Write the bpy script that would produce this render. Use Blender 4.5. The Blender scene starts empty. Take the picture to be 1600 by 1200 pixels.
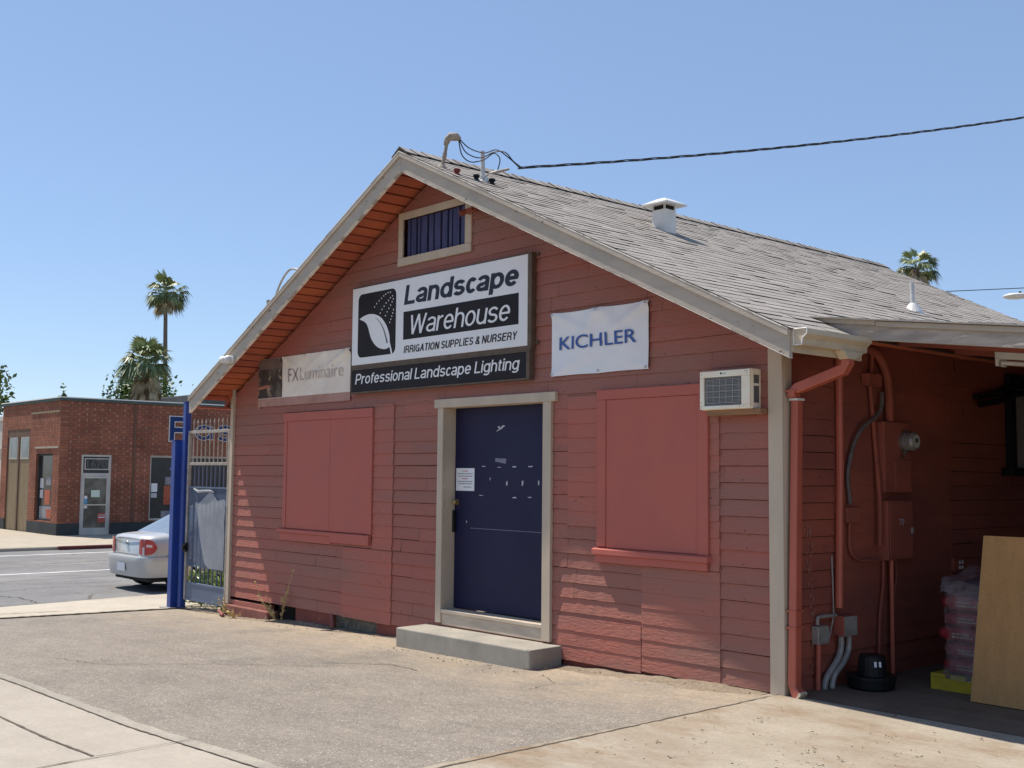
import bpy, bmesh, math, random
from mathutils import Vector, Matrix
R = math.radians
rng = random.Random(7)

# ------------------------------------------------------------------ camera, sky, sun, exposure
scene = bpy.context.scene
col = scene.collection
cam_data = bpy.data.cameras.new("camera")
cam = bpy.data.objects.new("camera", cam_data)
col.objects.link(cam)
scene.camera = cam
cam_data.sensor_width = 36.0
cam_data.lens = 1784.80 / 1600 * 36.0
cam_data.clip_start = 0.05
cam_data.clip_end = 3000
YAW, PITCH, ROLL = -0.8458, 0.0790, 0.0095
cy_, sy_ = math.cos(YAW), math.sin(YAW)
fw = Vector((sy_ * math.cos(PITCH), cy_ * math.cos(PITCH), math.sin(PITCH)))
rt = Vector((cy_, -sy_, 0))
up = rt.cross(fw)
rt2 = math.cos(ROLL) * rt + math.sin(ROLL) * up
up2 = -math.sin(ROLL) * rt + math.cos(ROLL) * up
m4 = Matrix((rt2, up2, -fw)).transposed().to_4x4()
m4.translation = Vector((13.6797, -7.2327, 1.6097))
cam.matrix_world = m4

SUN_DIR = Vector((-2.065, -0.514, 3.705)).normalized()
world = bpy.data.worlds.new("World")
scene.world = world
world.use_nodes = True
wn = world.node_tree
bg = wn.nodes["Background"]
sky = wn.nodes.new("ShaderNodeTexSky")
sky.sky_type = 'NISHITA'
sky.sun_disc = False
sky.sun_elevation = math.asin(SUN_DIR.z)
sky.sun_rotation = math.atan2(SUN_DIR.x, SUN_DIR.y)
sky.air_density = 0.9
sky.dust_density = 0.1
sky.ozone_density = 2.6
sky.altitude = 100
mixs = wn.nodes.new('ShaderNodeMix'); mixs.data_type = 'RGBA'; mixs.inputs[0].default_value = 0.42
wn.links.new(sky.outputs[0], mixs.inputs[6]); mixs.inputs[7].default_value = (2.55, 3.70, 6.0, 1)
wn.links.new(mixs.outputs[2], bg.inputs[0])
bg.inputs[1].default_value = 0.108
sun_data = bpy.data.lights.new("sun", 'SUN')
sun_data.energy = 5.0
sun_data.angle = R(0.53)
sun_data.color = (1.0, 0.93, 0.83)
sun = bpy.data.objects.new("sun", sun_data)
col.objects.link(sun)
sun.rotation_euler = SUN_DIR.to_track_quat('Z', 'Y').to_euler()
scene.view_settings.view_transform = 'Standard'
scene.view_settings.look = 'None'
scene.view_settings.gamma = 1.0
scene.view_settings.exposure = 0.38
scene.cycles.max_bounces = 8

# ------------------------------------------------------------------ helpers
def lin(r, g, b):
    f = lambda c: c / 12.92 if c <= 0.04045 else ((c + 0.055) / 1.055) ** 2.4
    return (f(r / 255), f(g / 255), f(b / 255), 1.0)

class MB:
    def __init__(s):
        s.v, s.f, s.mi, s.t = [], [], [], []
    def face(s, pts, m=0, t=0.5):
        b = len(s.v)
        s.v += [tuple(p) for p in pts]
        s.f.append(tuple(range(b, b + len(pts)))); s.mi.append(m); s.t.append(t)
    def add(s, vs, fs, m=0, t=0.5):
        b = len(s.v)
        s.v += [tuple(p) for p in vs]
        for f in fs:
            s.f.append(tuple(b + i for i in f)); s.mi.append(m); s.t.append(t)
    def box(s, x0, x1, y0, y1, z0, z1, m=0, t=0.5):
        s.hexa([(x0, y0, z0), (x1, y0, z0), (x1, y1, z0), (x0, y1, z0), (x0, y0, z1), (x1, y0, z1), (x1, y1, z1), (x0, y1, z1)], m, t)
    def hexa(s, p, m=0, t=0.5):
        s.add(p, [(3, 2, 1, 0), (4, 5, 6, 7), (0, 1, 5, 4), (1, 2, 6, 5), (2, 3, 7, 6), (3, 0, 4, 7)], m, t)
    def prism(s, poly, d, m=0, t=0.5):
        """poly: list of 3d points, extruded by vector d"""
        n = len(poly); d = Vector(d)
        vs = [Vector(p) for p in poly] + [Vector(p) + d for p in poly]
        fs = [tuple(range(n))[::-1], tuple(range(n, 2 * n))] + [(i, (i + 1) % n, n + (i + 1) % n, n + i) for i in range(n)]
        s.add(vs, fs, m, t)
    def tube(s, path, r, n=8, m=0, t=0.5):
        path = [Vector(p) for p in path]
        rs = r if isinstance(r, (list, tuple)) else [r] * len(path)
        vs, fs = [], []
        prev = None
        for i, p in enumerate(path):
            a = path[max(i - 1, 0)]; b = path[min(i + 1, len(path) - 1)]
            d = (b - a).normalized()
            if prev is None:
                u = d.orthogonal().normalized()
            else:
                u = (prev - d * prev.dot(d))
                u = u.normalized() if u.length > 1e-6 else d.orthogonal().normalized()
            prev = u
            w = d.cross(u)
            for k in range(n):
                an = 2 * math.pi * k / n
                vs.append(p + (u * math.cos(an) + w * math.sin(an)) * rs[i])
        for i in range(len(path) - 1):
            for k in range(n):
                fs.append((i * n + k, i * n + (k + 1) % n, (i + 1) * n + (k + 1) % n, (i + 1) * n + k))
        fs.append(tuple(range(n))[::-1]); fs.append(tuple((len(path) - 1) * n + k for k in range(n)))
        s.add(vs, fs, m, t)
    def lathe(s, c, prof, n=20, m=0, t=0.5):
        vs, fs = [], []
        for r_, z in prof:
            for k in range(n):
                an = 2 * math.pi * k / n
                vs.append((c[0] + r_ * math.cos(an), c[1] + r_ * math.sin(an), c[2] + z))
        for i in range(len(prof) - 1):
            for k in range(n):
                fs.append((i * n + k, i * n + (k + 1) % n, (i + 1) * n + (k + 1) % n, (i + 1) * n + k))
        fs.append(tuple(range(n))[::-1]); fs.append(tuple((len(prof) - 1) * n + k for k in range(n)))
        s.add(vs, fs, m, t)
    def ball(s, c, r, n=10, k=6, m=0, t=0.5):
        rx, ry, rz = r if isinstance(r, (tuple, list)) else (r, r, r)
        vs, fs = [], []
        for i in range(k + 1):
            ph = math.pi * i / k
            for j in range(n):
                an = 2 * math.pi * j / n
                vs.append((c[0] + rx * math.sin(ph) * math.cos(an), c[1] + ry * math.sin(ph) * math.sin(an), c[2] + rz * math.cos(ph)))
        for i in range(k):
            for j in range(n):
                fs.append((i * n + j, i * n + (j + 1) % n, (i + 1) * n + (j + 1) % n, (i + 1) * n + j))
        s.add(vs, fs, m, t)
    def build(s, name, mats, parent=None, smooth=False, bevel=0.0, seg=1, subsurf=0):
        me = bpy.data.meshes.new(name)
        off = Vector(parent['_o']) if parent is not None else Vector((0, 0, 0))
        me.from_pydata([tuple(Vector(p) - off) for p in s.v], [], s.f)
        if not isinstance(mats, (list, tuple)):
            mats = [mats]
        for m in mats:
            me.materials.append(m)
        me.polygons.foreach_set('material_index', s.mi)
        a = me.attributes.new('tone', 'FLOAT', 'FACE')
        a.data.foreach_set('value', s.t)
        me.validate()
        bm = bmesh.new(); bm.from_mesh(me)
        if smooth:
            bmesh.ops.remove_doubles(bm, verts=bm.verts, dist=1e-5)
        bmesh.ops.recalc_face_normals(bm, faces=bm.faces)
        bm.to_mesh(me); bm.free()
        if smooth:
            me.polygons.foreach_set('use_smooth', [True] * len(me.polygons))
        o = bpy.data.objects.new(name, me)
        col.objects.link(o)
        if parent is not None:
            o.parent = parent
            o['_o'] = tuple(off)
        if bevel:
            b = o.modifiers.new('b', 'BEVEL'); b.width = bevel; b.segments = seg; b.limit_method = 'ANGLE'; b.angle_limit = R(50)
        if subsurf:
            q = o.modifiers.new('s', 'SUBSURF'); q.levels = subsurf; q.render_levels = subsurf
        return o

def thing(name, label, cat, loc=(0, 0, 0), group=None):
    o = bpy.data.objects.new(name, None)
    col.objects.link(o)
    o.location = loc
    o['_o'] = tuple(loc)
    o['label'] = label; o['category'] = cat
    if group: o['group'] = group
    return o
def tag(o, label, cat, group=None):
    o['label'] = label; o['category'] = cat
    if group: o['group'] = group
    return o
def struct(o):
    o['kind'] = 'structure'; return o
def stuff(o):
    o['kind'] = 'stuff'; return o
def copy_tree(o, loc=None):
    c = o.copy(); col.objects.link(c)
    if loc is not None: c.location = loc
    for ch in o.children:
        d = ch.copy(); col.objects.link(d); d.parent = c
        for g in ch.children:
            e = g.copy(); col.objects.link(e); e.parent = d
    return c

# ---- materials
def mat(name, base, rough=0.7, base2=None, nscale=3.0, ndetail=5, lo=0.35, hi=0.65, stretch=(1, 1, 1),
        tone2=None, bump=0.0, bscale=40.0, bstretch=(1, 1, 1), bdist=0.004, spots=None, sscale=18, sthr=0.68,
        speck=0.0, speckscale=220, metal=0.0, alpha=None, spec=0.5, trans=0.0, coat=0.0):
    if rough >= 0.6 and spec == 0.5: spec = 0.25
    m = bpy.data.materials.new(name); m.use_nodes = True
    nt = m.node_tree; N = nt.nodes; L = nt.links
    p = N['Principled BSDF']
    p.inputs['Roughness'].default_value = rough
    p.inputs['Metallic'].default_value = metal
    p.inputs['Specular IOR Level'].default_value = spec
    if trans: p.inputs['Transmission Weight'].default_value = trans
    if coat: p.inputs['Coat Weight'].default_value = coat
    tc = N.new('ShaderNodeTexCoord')
    def noise(scale, detail, st, w=0.5):
        mp = N.new('ShaderNodeMapping'); mp.inputs['Scale'].default_value = st
        L.new(tc.outputs['Object'], mp.inputs[0])
        n = N.new('ShaderNodeTexNoise'); n.inputs['Scale'].default_value = scale; n.inputs['Detail'].default_value = detail
        n.inputs['Roughness'].default_value = 0.6
        L.new(mp.outputs[0], n.inputs['Vector'])
        return n.outputs['Fac']
    def ramp(src, a, b, smooth=True):
        mr = N.new('ShaderNodeMapRange'); mr.inputs[1].default_value = a; mr.inputs[2].default_value = b
        L.new(src, mr.inputs[0]); return mr.outputs[0]
    def mix(fac, a, b, bt='MIX'):
        mx = N.new('ShaderNodeMix'); mx.data_type = 'RGBA'; mx.blend_type = bt
        if isinstance(fac, (int, float)): mx.inputs[0].default_value = fac
        else: L.new(fac, mx.inputs[0])
        for i, c in ((6, a), (7, b)):
            if isinstance(c, tuple): mx.inputs[i].default_value = c
            else: L.new(c, mx.inputs[i])
        return mx.outputs[2]
    c = base
    if tone2 is not None:
        at = N.new('ShaderNodeAttribute'); at.attribute_name = 'tone'
        c = mix(at.outputs['Fac'], base, tone2)
    if base2 is not None:
        c = mix(ramp(noise(nscale, ndetail, stretch), lo, hi), c, base2)
    if spots is not None:
        c = mix(ramp(noise(sscale, 4, stretch), sthr, sthr + 0.04), c, spots)
    if speck:
        n = ramp(noise(speckscale, 2, (1, 1, 1)), 0.3, 0.7)
        mm = N.new('ShaderNodeMapRange'); mm.inputs[3].default_value = 1 - speck; mm.inputs[4].default_value = 1 + speck
        L.new(n, mm.inputs[0])
        vm = N.new('ShaderNodeVectorMath'); vm.operation = 'SCALE'
        if isinstance(c, tuple):
            vm.inputs[0].default_value = c[:3]
        else:
            L.new(c, vm.inputs[0])
        L.new(mm.outputs[0], vm.inputs['Scale'])
        c = vm.outputs[0]
    if isinstance(c, tuple): p.inputs['Base Color'].default_value = c
    else: L.new(c, p.inputs['Base Color'])
    if bump:
        b = N.new('ShaderNodeBump'); b.inputs['Strength'].default_value = bump; b.inputs['Distance'].default_value = bdist
        L.new(noise(bscale, 6, bstretch), b.inputs['Height']); L.new(b.outputs[0], p.inputs['Normal'])
    if alpha is not None:
        p.inputs['Alpha'].default_value = alpha
    return m

G3 = lambda v: (v, v, v, 1)
M = {}
SID_A = (0.36, 0.126, 0.094, 1); SID_B = (0.48, 0.144, 0.103, 1)
M['siding'] = mat('weathered_red_siding', SID_A, 0.75, base2=(0.305, 0.148, 0.115, 1), nscale=1.3, lo=0.35, hi=0.68, stretch=(0.4, 1, 1.6),
                  tone2=SID_B, bump=0.75, bscale=13, bstretch=(1, 1, 4.5), bdist=0.009, spots=(0.14, 0.055, 0.047, 1), sscale=26, sthr=0.685)
M['shutter'] = mat('red_painted_board', (0.475, 0.132, 0.098, 1), 0.68, base2=(0.43, 0.128, 0.098, 1), nscale=2.0, lo=0.35, hi=0.7, bump=0.3, bscale=26, bstretch=(5, 4, 0.3), spots=(0.34, 0.115, 0.092, 1), sscale=7, sthr=0.70)
M['orange_red'] = mat('orange_red_paint', (0.472, 0.119, 0.057, 1), 0.7, base2=(0.370, 0.098, 0.062, 1), nscale=3, stretch=(1, 0.3, 1), tone2=(0.574, 0.164, 0.069, 1), bump=0.3, bscale=20, bstretch=(4, 1, 4))
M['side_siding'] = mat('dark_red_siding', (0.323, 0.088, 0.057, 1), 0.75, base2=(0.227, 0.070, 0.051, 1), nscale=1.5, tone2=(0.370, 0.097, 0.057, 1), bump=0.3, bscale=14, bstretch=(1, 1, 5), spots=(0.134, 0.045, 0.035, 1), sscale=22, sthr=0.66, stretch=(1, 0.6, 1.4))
M['pipe_red'] = mat('red_painted_metal', (0.468, 0.111, 0.068, 1), 0.45, base2=(0.394, 0.096, 0.058, 1), nscale=6, spots=(0.616, 0.425, 0.348, 1), sscale=34, sthr=0.74, stretch=(1, 1, 0.4))
M['backing'] = mat('dark_gap', (0.05, 0.022, 0.018, 1), 0.9, base2=(0.07, 0.03, 0.025, 1))
M['trim'] = mat('weathered_taupe_trim', (0.568, 0.463, 0.347, 1), 0.7, base2=(0.490, 0.400, 0.303, 1), nscale=4, stretch=(1, 1, 0.3), bump=0.25, bscale=25, bstretch=(2, 2, 1), spots=(0.241, 0.175, 0.121, 1), sscale=24, sthr=0.73)
M['barge'] = mat('weathered_grey_bargeboard', (0.483, 0.414, 0.337, 1), 0.75, base2=(0.392, 0.342, 0.287, 1), nscale=5, stretch=(0.6, 1, 1.6), bump=0.35, bscale=18, bstretch=(1, 1, 3), spots=(0.170, 0.138, 0.112, 1), sscale=11, sthr=0.655)
M['chip'] = mat('pale_paint_edge', (0.80, 0.74, 0.66, 1), 0.7, base2=(0.45, 0.40, 0.34, 1), nscale=6, lo=0.50, hi=0.56)
M['old_fascia'] = mat('peeling_grey_fascia', (0.460, 0.398, 0.340, 1), 0.85, base2=(0.307, 0.267, 0.233, 1), nscale=7, stretch=(0.5, 1, 3), bump=0.6, bscale=18, bstretch=(0.6, 1, 4), spots=(0.703, 0.605, 0.499, 1), sscale=12, sthr=0.64)
M['shingle'] = mat('grey_asphalt_shingle', (0.224, 0.202, 0.182, 1), 0.95, base2=(0.317, 0.286, 0.257, 1), nscale=1.4, lo=0.35, hi=0.7, tone2=(0.419, 0.383, 0.344, 1), speck=0.35, speckscale=160, bump=0.4, bscale=260)
M['shingle_edge'] = mat('dark_shingle_edge', (0.056, 0.050, 0.046, 1), 0.95, base2=(0.088, 0.078, 0.070, 1))
M['door'] = mat('navy_painted_steel', (0.016, 0.0145, 0.048, 1), 0.5, spec=0.18, base2=(0.021, 0.019, 0.056, 1), nscale=2.2, spots=(0.05, 0.045, 0.09, 1), sscale=40, sthr=0.75, bump=0.05, bscale=12)
M['vent_bar'] = mat('navy_gable_slat', (0.045, 0.05, 0.13, 1), 0.6, base2=(0.075, 0.08, 0.17, 1), nscale=5, stretch=(3, 1, 0.6))
M['dark_red'] = mat('dark_red_recess', (0.22, 0.045, 0.035, 1), 0.8, base2=(0.15, 0.03, 0.028, 1))
M['sill_wood'] = mat('grey_worn_sill', (0.596, 0.500, 0.385, 1), 0.75, base2=(0.469, 0.375, 0.286, 1), nscale=6, stretch=(0.5, 1, 3), spots=(0.142, 0.100, 0.066, 1), sscale=20, sthr=0.72)
M['concrete_step'] = mat('grey_step_concrete', (0.360, 0.328, 0.274, 1), 0.9, base2=(0.270, 0.250, 0.214, 1), nscale=3.5, bump=0.4, bscale=60, spots=(0.200, 0.176, 0.144, 1), sscale=9, sthr=0.66, speck=0.12, speckscale=120)
M['white_sign'] = mat('white_sign_face', (0.842, 0.822, 0.800, 1), 0.45, base2=(0.778, 0.759, 0.750, 1), nscale=1.2)
M['sign_black'] = mat('black_sign_print', (0.022, 0.018, 0.021, 1), 0.55, base2=(0.028, 0.024, 0.026, 1), nscale=4, spec=0.12)
M['sign_slate'] = mat('slate_lettering', (0.030, 0.036, 0.055, 1), 0.55, base2=(0.034, 0.041, 0.06, 1), spec=0.15)
M['sign_frame'] = mat('brown_sign_frame', (0.10, 0.07, 0.05, 1), 0.6, base2=(0.14, 0.10, 0.07, 1), nscale=8)
M['vinyl'] = mat('white_vinyl', (0.829, 0.810, 0.806, 1), 0.4, base2=(0.762, 0.756, 0.765, 1), nscale=2)
M['vinyl_old'] = mat('faded_cream_vinyl', (0.860, 0.754, 0.629, 1), 0.55, base2=(0.745, 0.635, 0.529, 1), nscale=3)
M['vinyl_pink'] = mat('faded_pink_vinyl', (0.469, 0.263, 0.209, 1), 0.6, base2=(0.383, 0.200, 0.154, 1), nscale=6)
M['kblue'] = mat('blue_lettering', (0.03, 0.09, 0.33, 1), 0.5, base2=(0.035, 0.10, 0.35, 1))
M['fade_grey'] = mat('faded_grey_lettering', (0.474, 0.387, 0.330, 1), 0.6, base2=(0.572, 0.475, 0.403, 1), nscale=8)
M['fade_dark'] = mat('faded_brown_lettering', (0.12, 0.085, 0.085, 1), 0.6, base2=(0.19, 0.14, 0.13, 1), nscale=12)
M['ac_white'] = mat('aged_white_plastic', (0.860, 0.860, 0.704, 1), 0.45, base2=(0.852, 0.725, 0.572, 1), nscale=5)
M['ac_dark'] = mat('dark_grey_fins', (0.075, 0.078, 0.083, 1), 0.6, base2=(0.150, 0.150, 0.150, 1), nscale=50, stretch=(0.1, 1, 4))
M['ac_grille'] = mat('grille_wire', (0.42, 0.42, 0.41, 1), 0.5)
M['wood'] = mat('bare_tan_wood', (0.34, 0.18, 0.09, 1), 0.8, base2=(0.22, 0.12, 0.07, 1), nscale=10, stretch=(0.4, 2, 4))
M['white_metal'] = mat('white_galvanised', (0.62, 0.62, 0.61, 1), 0.55, base2=(0.45, 0.44, 0.42, 1), nscale=9)
M['white_paint'] = mat('white_painted_metal', (0.74, 0.73, 0.70, 1), 0.5, base2=(0.62, 0.60, 0.56, 1), nscale=6)
M['galv'] = mat('grey_galvanised_conduit', (0.36, 0.335, 0.30, 1), 0.5, base2=(0.25, 0.23, 0.205, 1), nscale=12, metal=0.15)
M['mast'] = mat('weathered_grey_mast', (0.378, 0.325, 0.270, 1), 0.7, base2=(0.238, 0.195, 0.156, 1), nscale=14)
M['cable'] = mat('black_cable', (0.022, 0.02, 0.024, 1), 0.55, base2=(0.04, 0.035, 0.035, 1), nscale=8)
M['black'] = mat('black_plastic', (0.007, 0.007, 0.008, 1), 0.45, base2=(0.015, 0.015, 0.016, 1), nscale=6, spec=0.2)
M['gutter'] = mat('cream_gutter', (0.614, 0.505, 0.351, 1), 0.5, base2=(0.510, 0.417, 0.293, 1), nscale=5)
M['blue_post'] = mat('bright_blue_paint', (0.010, 0.041, 0.228, 1), 0.4, base2=(0.014, 0.054, 0.285, 1), nscale=4, spots=(0.160, 0.198, 0.304, 1), sscale=30, sthr=0.76)
M['gate_white'] = mat('rusty_white_bars', (0.394, 0.363, 0.320, 1), 0.6, base2=(0.286, 0.238, 0.186, 1), nscale=12, spots=(0.150, 0.059, 0.026, 1), sscale=20, sthr=0.66)
M['gate_grey'] = mat('blue_grey_gate_steel', (0.085, 0.115, 0.18, 1), 0.5, base2=(0.115, 0.15, 0.22, 1), nscale=3)
M['mesh_panel'] = mat('blue_grey_perforated_panel', (0.085, 0.115, 0.18, 1), 0.6, base2=(0.11, 0.145, 0.215, 1), nscale=3, alpha=0.62)
M['torn'] = mat('torn_white_sheet', (0.50, 0.51, 0.53, 1), 0.6, base2=(0.38, 0.40, 0.43, 1), nscale=4, alpha=0.55)
M['ply'] = mat('tan_plywood', (0.430, 0.228, 0.086, 1), 0.75, base2=(0.373, 0.197, 0.076, 1), nscale=5, stretch=(3, 1, 0.7), speck=0.08, speckscale=60)
M['ply_edge'] = mat('plywood_edge', (0.45, 0.31, 0.17, 1), 0.8, base2=(0.28, 0.17, 0.09, 1), nscale=30, stretch=(0.2, 1, 1))
M['bag'] = mat('crimson_bag_plastic', (0.247, 0.024, 0.030, 1), 0.4, base2=(0.195, 0.020, 0.025, 1), nscale=4, bump=0.4, bscale=9, bdist=0.02)
M['bag_label'] = mat('cream_bag_print', (0.310, 0.280, 0.230, 1), 0.5, base2=(0.250, 0.200, 0.150, 1), nscale=60)
M['bag_yellow'] = mat('mustard_bag_band', (0.270, 0.198, 0.048, 1), 0.5, base2=(0.210, 0.150, 0.042, 1), nscale=20)
M['dark_bag'] = mat('dark_purple_bag', (0.035, 0.025, 0.038, 1), 0.45, base2=(0.056, 0.038, 0.052, 1), nscale=5, bump=0.5, bscale=8, bdist=0.02)
M['yellow'] = mat('yellow_pallet_paint', (0.44, 0.33, 0.02, 1), 0.65, base2=(0.34, 0.255, 0.025, 1), nscale=8, spots=(0.12, 0.085, 0.03, 1), sscale=14, sthr=0.64)
M['wrap'] = mat('clear_stretch_wrap', (0.42, 0.38, 0.39, 1), 0.35, base2=(0.25, 0.21, 0.22, 1), nscale=7, lo=0.45, hi=0.6, alpha=0.26, bump=0.8, bscale=12, bdist=0.03)
M['foundation'] = mat('red_painted_footing', (0.229, 0.069, 0.052, 1), 0.9, base2=(0.177, 0.059, 0.047, 1), nscale=4, bump=0.6, bscale=30, spots=(0.343, 0.264, 0.187, 1), sscale=12, sthr=0.7)
M['block_red'] = mat('dusty_red_footing', (0.281, 0.116, 0.087, 1), 0.9, base2=(0.206, 0.082, 0.066, 1), nscale=7, bump=0.7, bscale=22, spots=(0.337, 0.232, 0.165, 1), sscale=9, sthr=0.64)
M['old_concrete'] = mat('mossy_grey_footing', (0.17, 0.155, 0.12, 1), 0.95, base2=(0.09, 0.08, 0.065, 1), nscale=12, bump=0.9, bscale=28, bdist=0.02)
M['void'] = mat('crawl_space_dark', (0.02, 0.016, 0.014, 1), 1.0)
M['paper'] = mat('white_paper', (0.78, 0.78, 0.78, 1), 0.6)
M['red_ink'] = mat('red_ink', (0.55, 0.06, 0.07, 1), 0.6)
M['ink'] = mat('black_ink', (0.05, 0.05, 0.06, 1), 0.6)
M['tape'] = mat('tape_scrap', (0.55, 0.54, 0.56, 1), 0.4, base2=(0.4, 0.39, 0.44, 1), nscale=60)
M['tape_dim'] = mat('clear_tape', (0.13, 0.12, 0.19, 1), 0.3, base2=(0.2, 0.19, 0.26, 1), nscale=80)
M['brass'] = mat('worn_brass', (0.45, 0.33, 0.16, 1), 0.35, metal=0.8)
M['steel'] = mat('dull_steel', (0.45, 0.44, 0.42, 1), 0.35, metal=0.9)
M['glass_dome'] = mat('meter_glass', (0.231, 0.221, 0.198, 1), 0.15, metal=0.2)
M['meter_face'] = mat('meter_face', (0.435, 0.414, 0.346, 1), 0.4)

# ------------------------------------------------------------------ ground
def zg(x):
    P = [(-60, -0.42), (-4.2, -0.42), (-4.0, -0.36), (-2.0, -0.32), (-1.5, -0.30), (0.3, -0.235), (1.5, -0.18), (4.0, -0.118), (6.2, -0.092), (8.4, -0.006), (60, -0.006)]
    for (a, za), (b, zb) in zip(P, P[1:]):
        if x <= b:
            return za + (zb - za) * (x - a) / (b - a)
    return P[-1][1]
def sheet(xs, ys, dz=0.0, zf=None):
    m = MB()
    zf = zf or (lambda x, y: zg(x))
    vs = [(x, y, zf(x, y) + dz) for x in xs for y in ys]
    n = len(ys)
    m.add(vs, [(i * n + j, (i + 1) * n + j, (i + 1) * n + j + 1, i * n + j + 1) for i in range(len(xs) - 1) for j in range(n - 1)])
    return m
def frange(a, b, s):
    n = max(1, int(round((b - a) / s)))
    return [a + (b - a) * i / n for i in range(n + 1)]

def ground_mat(name, base, base2, speck, speckscale, stain=None, stain_s=0.6, dirt=None, dirt_y=None, fine=True, pebble=None, crack=None, rough=0.95):
    m = bpy.data.materials.new(name); m.use_nodes = True
    nt = m.node_tree; N = nt.nodes; L = nt.links
    p = N['Principled BSDF']; p.inputs['Roughness'].default_value = rough; p.inputs['Specular IOR Level'].default_value = 0.25
    tc = N.new('ShaderNodeTexCoord')
    def noise(s, d=5, rgh=0.6, st=None):
        n = N.new('ShaderNodeTexNoise'); n.inputs['Scale'].default_value = s; n.inputs['Detail'].default_value = d; n.inputs['Roughness'].default_value = rgh
        if st:
            mp = N.new('ShaderNodeMapping'); mp.inputs['Scale'].default_value = st; L.new(tc.outputs['Object'], mp.inputs[0]); L.new(mp.outputs[0], n.inputs['Vector'])
        else:
            L.new(tc.outputs['Object'], n.inputs['Vector'])
        return n.outputs['Fac']
    def mr(src, a, b, c=0.0, d=1.0):
        k = N.new('ShaderNodeMapRange'); k.inputs[1].default_value = a; k.inputs[2].default_value = b; k.inputs[3].default_value = c; k.inputs[4].default_value = d
        L.new(src, k.inputs[0]); return k.outputs[0]
    def mix(f, a, b, bt='MIX'):
        x = N.new('ShaderNodeMix'); x.data_type = 'RGBA'; x.blend_type = bt
        L.new(f, x.inputs[0])
        for i, c in ((6, a), (7, b)):
            if isinstance(c, tuple): x.inputs[i].default_value = c
            else: L.new(c, x.inputs[i])
        return x.outputs[2]
    def mul(a, b):
        k = N.new('ShaderNodeMath'); k.operation = 'MULTIPLY'; L.new(a, k.inputs[0]); L.new(b, k.inputs[1]); return k.outputs[0]
    c = mix(mr(noise(1.7), 0.35, 0.7), base, base2)
    if stain: c = mix(mr(noise(stain_s, 6), 0.52, 0.72), c, stain)
    if pebble:
        v = N.new('ShaderNodeTexVoronoi'); v.inputs['Scale'].default_value = 75; L.new(tc.outputs['Object'], v.inputs['Vector'])
        sepc = N.new('ShaderNodeSeparateColor'); L.new(v.outputs['Color'], sepc.inputs[0])
        c = mix(mul(mr(sepc.outputs[0], 0.80, 0.84), mr(v.outputs['Distance'], 0.45, 0.25)), c, pebble)
        c = mix(mul(mr(sepc.outputs[1], 0.84, 0.88), mr(v.outputs['Distance'], 0.45, 0.25)), c, (0.06, 0.055, 0.05, 1))
    if dirt:
        if dirt_y is not None:
            sp = N.new('ShaderNodeSeparateXYZ'); L.new(tc.outputs['Object'], sp.inputs[0])
            g = mr(sp.outputs[1], dirt_y[0], dirt_y[1])
            c = mix(mul(g, mr(noise(1.6, 6), 0.30, 0.58)), c, dirt)
            c = mix(mul(mr(sp.outputs[1], dirt_y[0] - 1.2, dirt_y[1]), mr(noise(2.6, 6, 0.65, (0.5, 1.4, 1)), 0.54, 0.70, 0, 0.8)), c, dirt)
        else:
            c = mix(mr(noise(1.1, 6, 0.7, (0.6, 1.3, 1)), 0.50, 0.66, 0, 0.85), c, dirt)
    if crack:
        v = N.new('ShaderNodeTexVoronoi'); v.feature = 'DISTANCE_TO_EDGE'; v.inputs['Scale'].default_value = crack[0]
        n2 = N.new('ShaderNodeTexNoise'); n2.inputs['Scale'].default_value = 2.5; n2.inputs['Detail'].default_value = 6; L.new(tc.outputs['Object'], n2.inputs['Vector'])
        vm = N.new('ShaderNodeVectorMath'); vm.operation = 'MULTIPLY_ADD'; vm.inputs[1].default_value = (0.45, 0.45, 0.45)
        L.new(n2.outputs['Color'], vm.inputs[0]); L.new(tc.outputs['Object'], vm.inputs[2]); L.new(vm.outputs[0], v.inputs['Vector'])
        c = mix(mul(mr(v.outputs['Distance'], crack[1], crack[1] * 0.3), mr(noise(0.5, 2), 0.5, 0.6)), c, (0.10, 0.085, 0.07, 1))
    n = mr(noise(speckscale, 3, 0.7), 0.3, 0.7, 1 - speck, 1 + speck)
    n = mul(n, mr(noise(28, 4, 0.7), 0.3, 0.7, 1 - speck * 0.7, 1 + speck * 0.7))
    n = mul(n, mr(noise(6, 5, 0.7, (0.5, 1.5, 1)), 0.3, 0.7, 1 - speck * 0.4, 1 + speck * 0.4))
    vs = N.new('ShaderNodeVectorMath'); vs.operation = 'SCALE'; L.new(c, vs.inputs[0]); L.new(n, vs.inputs['Scale'])
    L.new(vs.outputs[0], p.inputs['Base Color'])
    b = N.new('ShaderNodeBump'); b.inputs['Strength'].default_value = 0.5; b.inputs['Distance'].default_value = 0.006
    L.new(noise(90, 4, 0.7), b.inputs['Height']); L.new(b.outputs[0], p.inputs['Normal'])
    return m

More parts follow.
